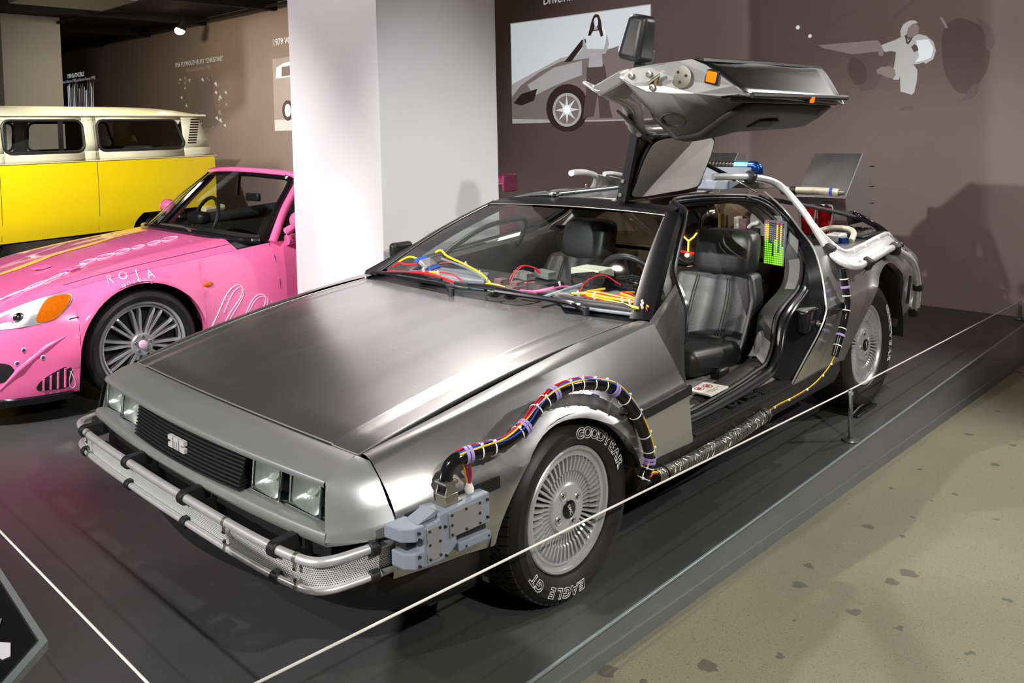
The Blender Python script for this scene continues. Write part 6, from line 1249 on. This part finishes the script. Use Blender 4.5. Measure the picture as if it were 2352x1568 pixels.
for s in (0, 1):
    side = lambda v: (v if s == 0 else VW-v)
    cu_ = sorted([.10+4.2*i/50 for i in range(51)]+[VA['u']+sg*VA['hw']*f for sg in (-1, 1) for f in (1.0, .97, .93, .87, .8)])
    rows_ = []
    for u in cu_:
        zb = v_arch(u); rows_.append([(u, side(vin(z)), z) for z in [zb+(zbelt-zb)*k/10 for k in range(11)]])
    Y(MB().grid(rows_), 'lower_side', 'yellow', smooth=40)
    # upper side with window openings
    W = [(.60, 1.86), (2.05, 3.02), (3.16, 4.0)]; us2 = [.33]+[q for w_ in W for q in w_]+[4.2]; z4 = [zbelt, 1.315, 1.70, zg]
    for i in range(len(us2)-1):
        for j in range(3):
            if j == 1 and any(abs(us2[i]-w_[0]) < 1e-6 for w_ in W): continue
            Y(MB().grid([[((us2[i] if i else uc(z))+(us2[i+1]-(us2[i] if i else uc(z)))*a, side(vin(z)), z) for z in [z4[j]+(z4[j+1]-z4[j])*b/3 for b in range(4)]] for a in (0, .5, 1)]), 'upper_side', 'cream', smooth=40, solid=.01)
    for k, (a, b) in enumerate(W):
        r_ = .09; cs = []
        for cx_, cz_, a0 in ((b-r_, 1.70-r_, 0), (a+r_+(.08 if k == 0 else 0), 1.70-r_, 90), (a+r_, 1.315+r_, 180), (b-r_, 1.315+r_, 270)):
            for q in range(5): t_ = R(a0+90*q/4); cs.append((cx_+r_*math.cos(t_), cz_+r_*math.sin(t_)))
        P = [(u, side(vin(z)-.006), z) for u, z in cs]; P2 = [(u, side(vin(z)+.004), z) for u, z in cs]
        # cream corner fill between the square opening and the rounded rubber
        q = MB()
        for ci, (cu2, cz2) in enumerate(((b, 1.70), (a, 1.70), (a, 1.315), (b, 1.315))):
            arc = P2[ci*5:ci*5+5]; q.add([(cu2, side(vin(cz2)+.004), cz2)]+arc, [(0, i+1, i+2) for i in range(4)])
        if s == 0: Y(q, 'window_corner', 'cream', smooth=0)
        wn = Y(MB().tube(P, .017, 8, closed=True), 'window_rubber', 'rubber'); Y(MB().add(P2, [tuple(range(len(P2)))]), 'window_pane', 'glass', wn, smooth=0)
        if k == 1 and s == 0: Y(MB().bx(2.30, 2.36, side(.045), side(.055), 1.32, 1.69), 'slider_bar', 'black_plastic', wn)
    Y(MB().tube([(u, side(.06), zg+.008) for u in (.20, 1, 2, 3, 4.3)], .016, 8), 'rain_gutter', 'cream')
    Y(MB().tube([(u, side(.004), zbelt) for u in (.06, 1, 2, 3, 4.3)], .006, 6), 'belt_line', 'cream')
    for u in (1.90, 3.09): Y(MB().tube([(u+.0-.05*(1.19-z)/.9*0, side(vin(z)-.001), z) for z in (1.74, 1.45, 1.19, .8, .5, .3)], .003, 6), 'panel_seam', 'rubber')
    if s == 0:
        for k in range(10): Y(MB().box((.415-.022*k/9*2-.0+.05*(1-k/9), vin(1.38+.037*k)-.001, 1.385+.036*(k)), (.135, .014, .019)), 'air_louvre', 'interior_dark', smooth=0)
    wl2 = Y(MB().lathe([(.19, -.02), (.20, 0), (.30, .0), (.325, .03), (.325, .17), (.30, .2)], (VA['u'], side(.10) if s == 0 else side(.30), .325), 'y', 32), 'tyre', 'tyre', smooth=35); Y(MB().lathe([(.20, 0), (.17, .02), (.12, -.01), (0, -.02)], (VA['u'], side(.10) if s == 0 else side(.10), .325), 'y', 24), 'hub_cap', 'wheel_silver', wl2)
    wl3 = Y(MB().lathe([(.19, -.02), (.20, 0), (.30, .0), (.325, .03), (.325, .17), (.30, .2)], (3.35, side(.10) if s == 0 else side(.30), .325), 'y', 32), 'tyre', 'tyre', smooth=35)
# inside wheel housing
Y(MB().bx(VA['u']-.54, VA['u']+.54, .28, VW-.28, .28, .46), 'wheel_housing', 'interior_dark'); Y(MB().bx(.15, 4.3, .15, VW-.15, .24, .30), 'underbody', 'interior_dark')
Y(MB().bx(.2, 4.2, .10, VW-.10, .95, .98), 'cabin_floor', 'interior_dark'); Y(MB().bx(1.0, 1.12, .12, VW-.12, .95, 1.36), 'bench_seat', 'vinyl_dark', bevel=.04)
# rounded rear end
def rear_row(z, n=18):
    pts = []
    for i in range(n+1):
        t = -1+2*i/n; v = VW/2+t*(VW/2-vin(z)); b = (1-abs(t)**5); u0 = uc(z); pts.append((u0-(u0-ru(z))*b**.6, v, z))
    return pts
Y(MB().grid([rear_row(z) for z in (.27, .4, .55, .75, .95, 1.1, 1.18)]), 'rear_lower', 'yellow', smooth=50)
rw3 = Y(MB().grid([rear_row(z) for z in (1.191, 1.28, 1.4, 1.52, 1.64, 1.755)]), 'rear_upper', 'cream', smooth=50)
Y(MB().grid([[(a-.012, v, z) for a, v, z in rear_row(zz_)[5:14]] for zz_ in (1.30, 1.45, 1.62)]), 'rear_window', 'glass_dark', rw3, smooth=50)
# roof
rows_ = []
for i in range(15):
    u = .20+4.1*i/14; e = 1-abs(2*i/14-1)**7; rows_.append([(u, VW/2+t*(VW/2-.065), zg+.005+(.135*(1-abs(t)**3.2))*(.35+.65*e)) for t in [j/10 for j in range(-10, 11)]])
Y(MB().grid(rows_), 'roof', 'cream', smooth=60)
Y(MB().box((.11, .0, .50), (.05, .02, .05)), 'side_reflector', 'red_lens', bevel=.006); Y(MB().tube([(.35, -.02, .42), (-.06, .1, .42), (-.10, VW/2, .42), (-.06, VW-.1, .42), (.35, VW+.02, .42)], .05, 8), 'rear_bumper', 'cream')
Y(MB().grid([[(4.3-(.25*(1-abs(t)**4))*-1+.0, VW/2+t*(VW/2-.03), z) for t in [j/8 for j in range(-8, 9)]] for z in (.27, .7, 1.19, 1.755)]), 'front_end', 'yellow', smooth=50)

for o in bpy.data.objects:
    if '_org' in o: del o['_org']
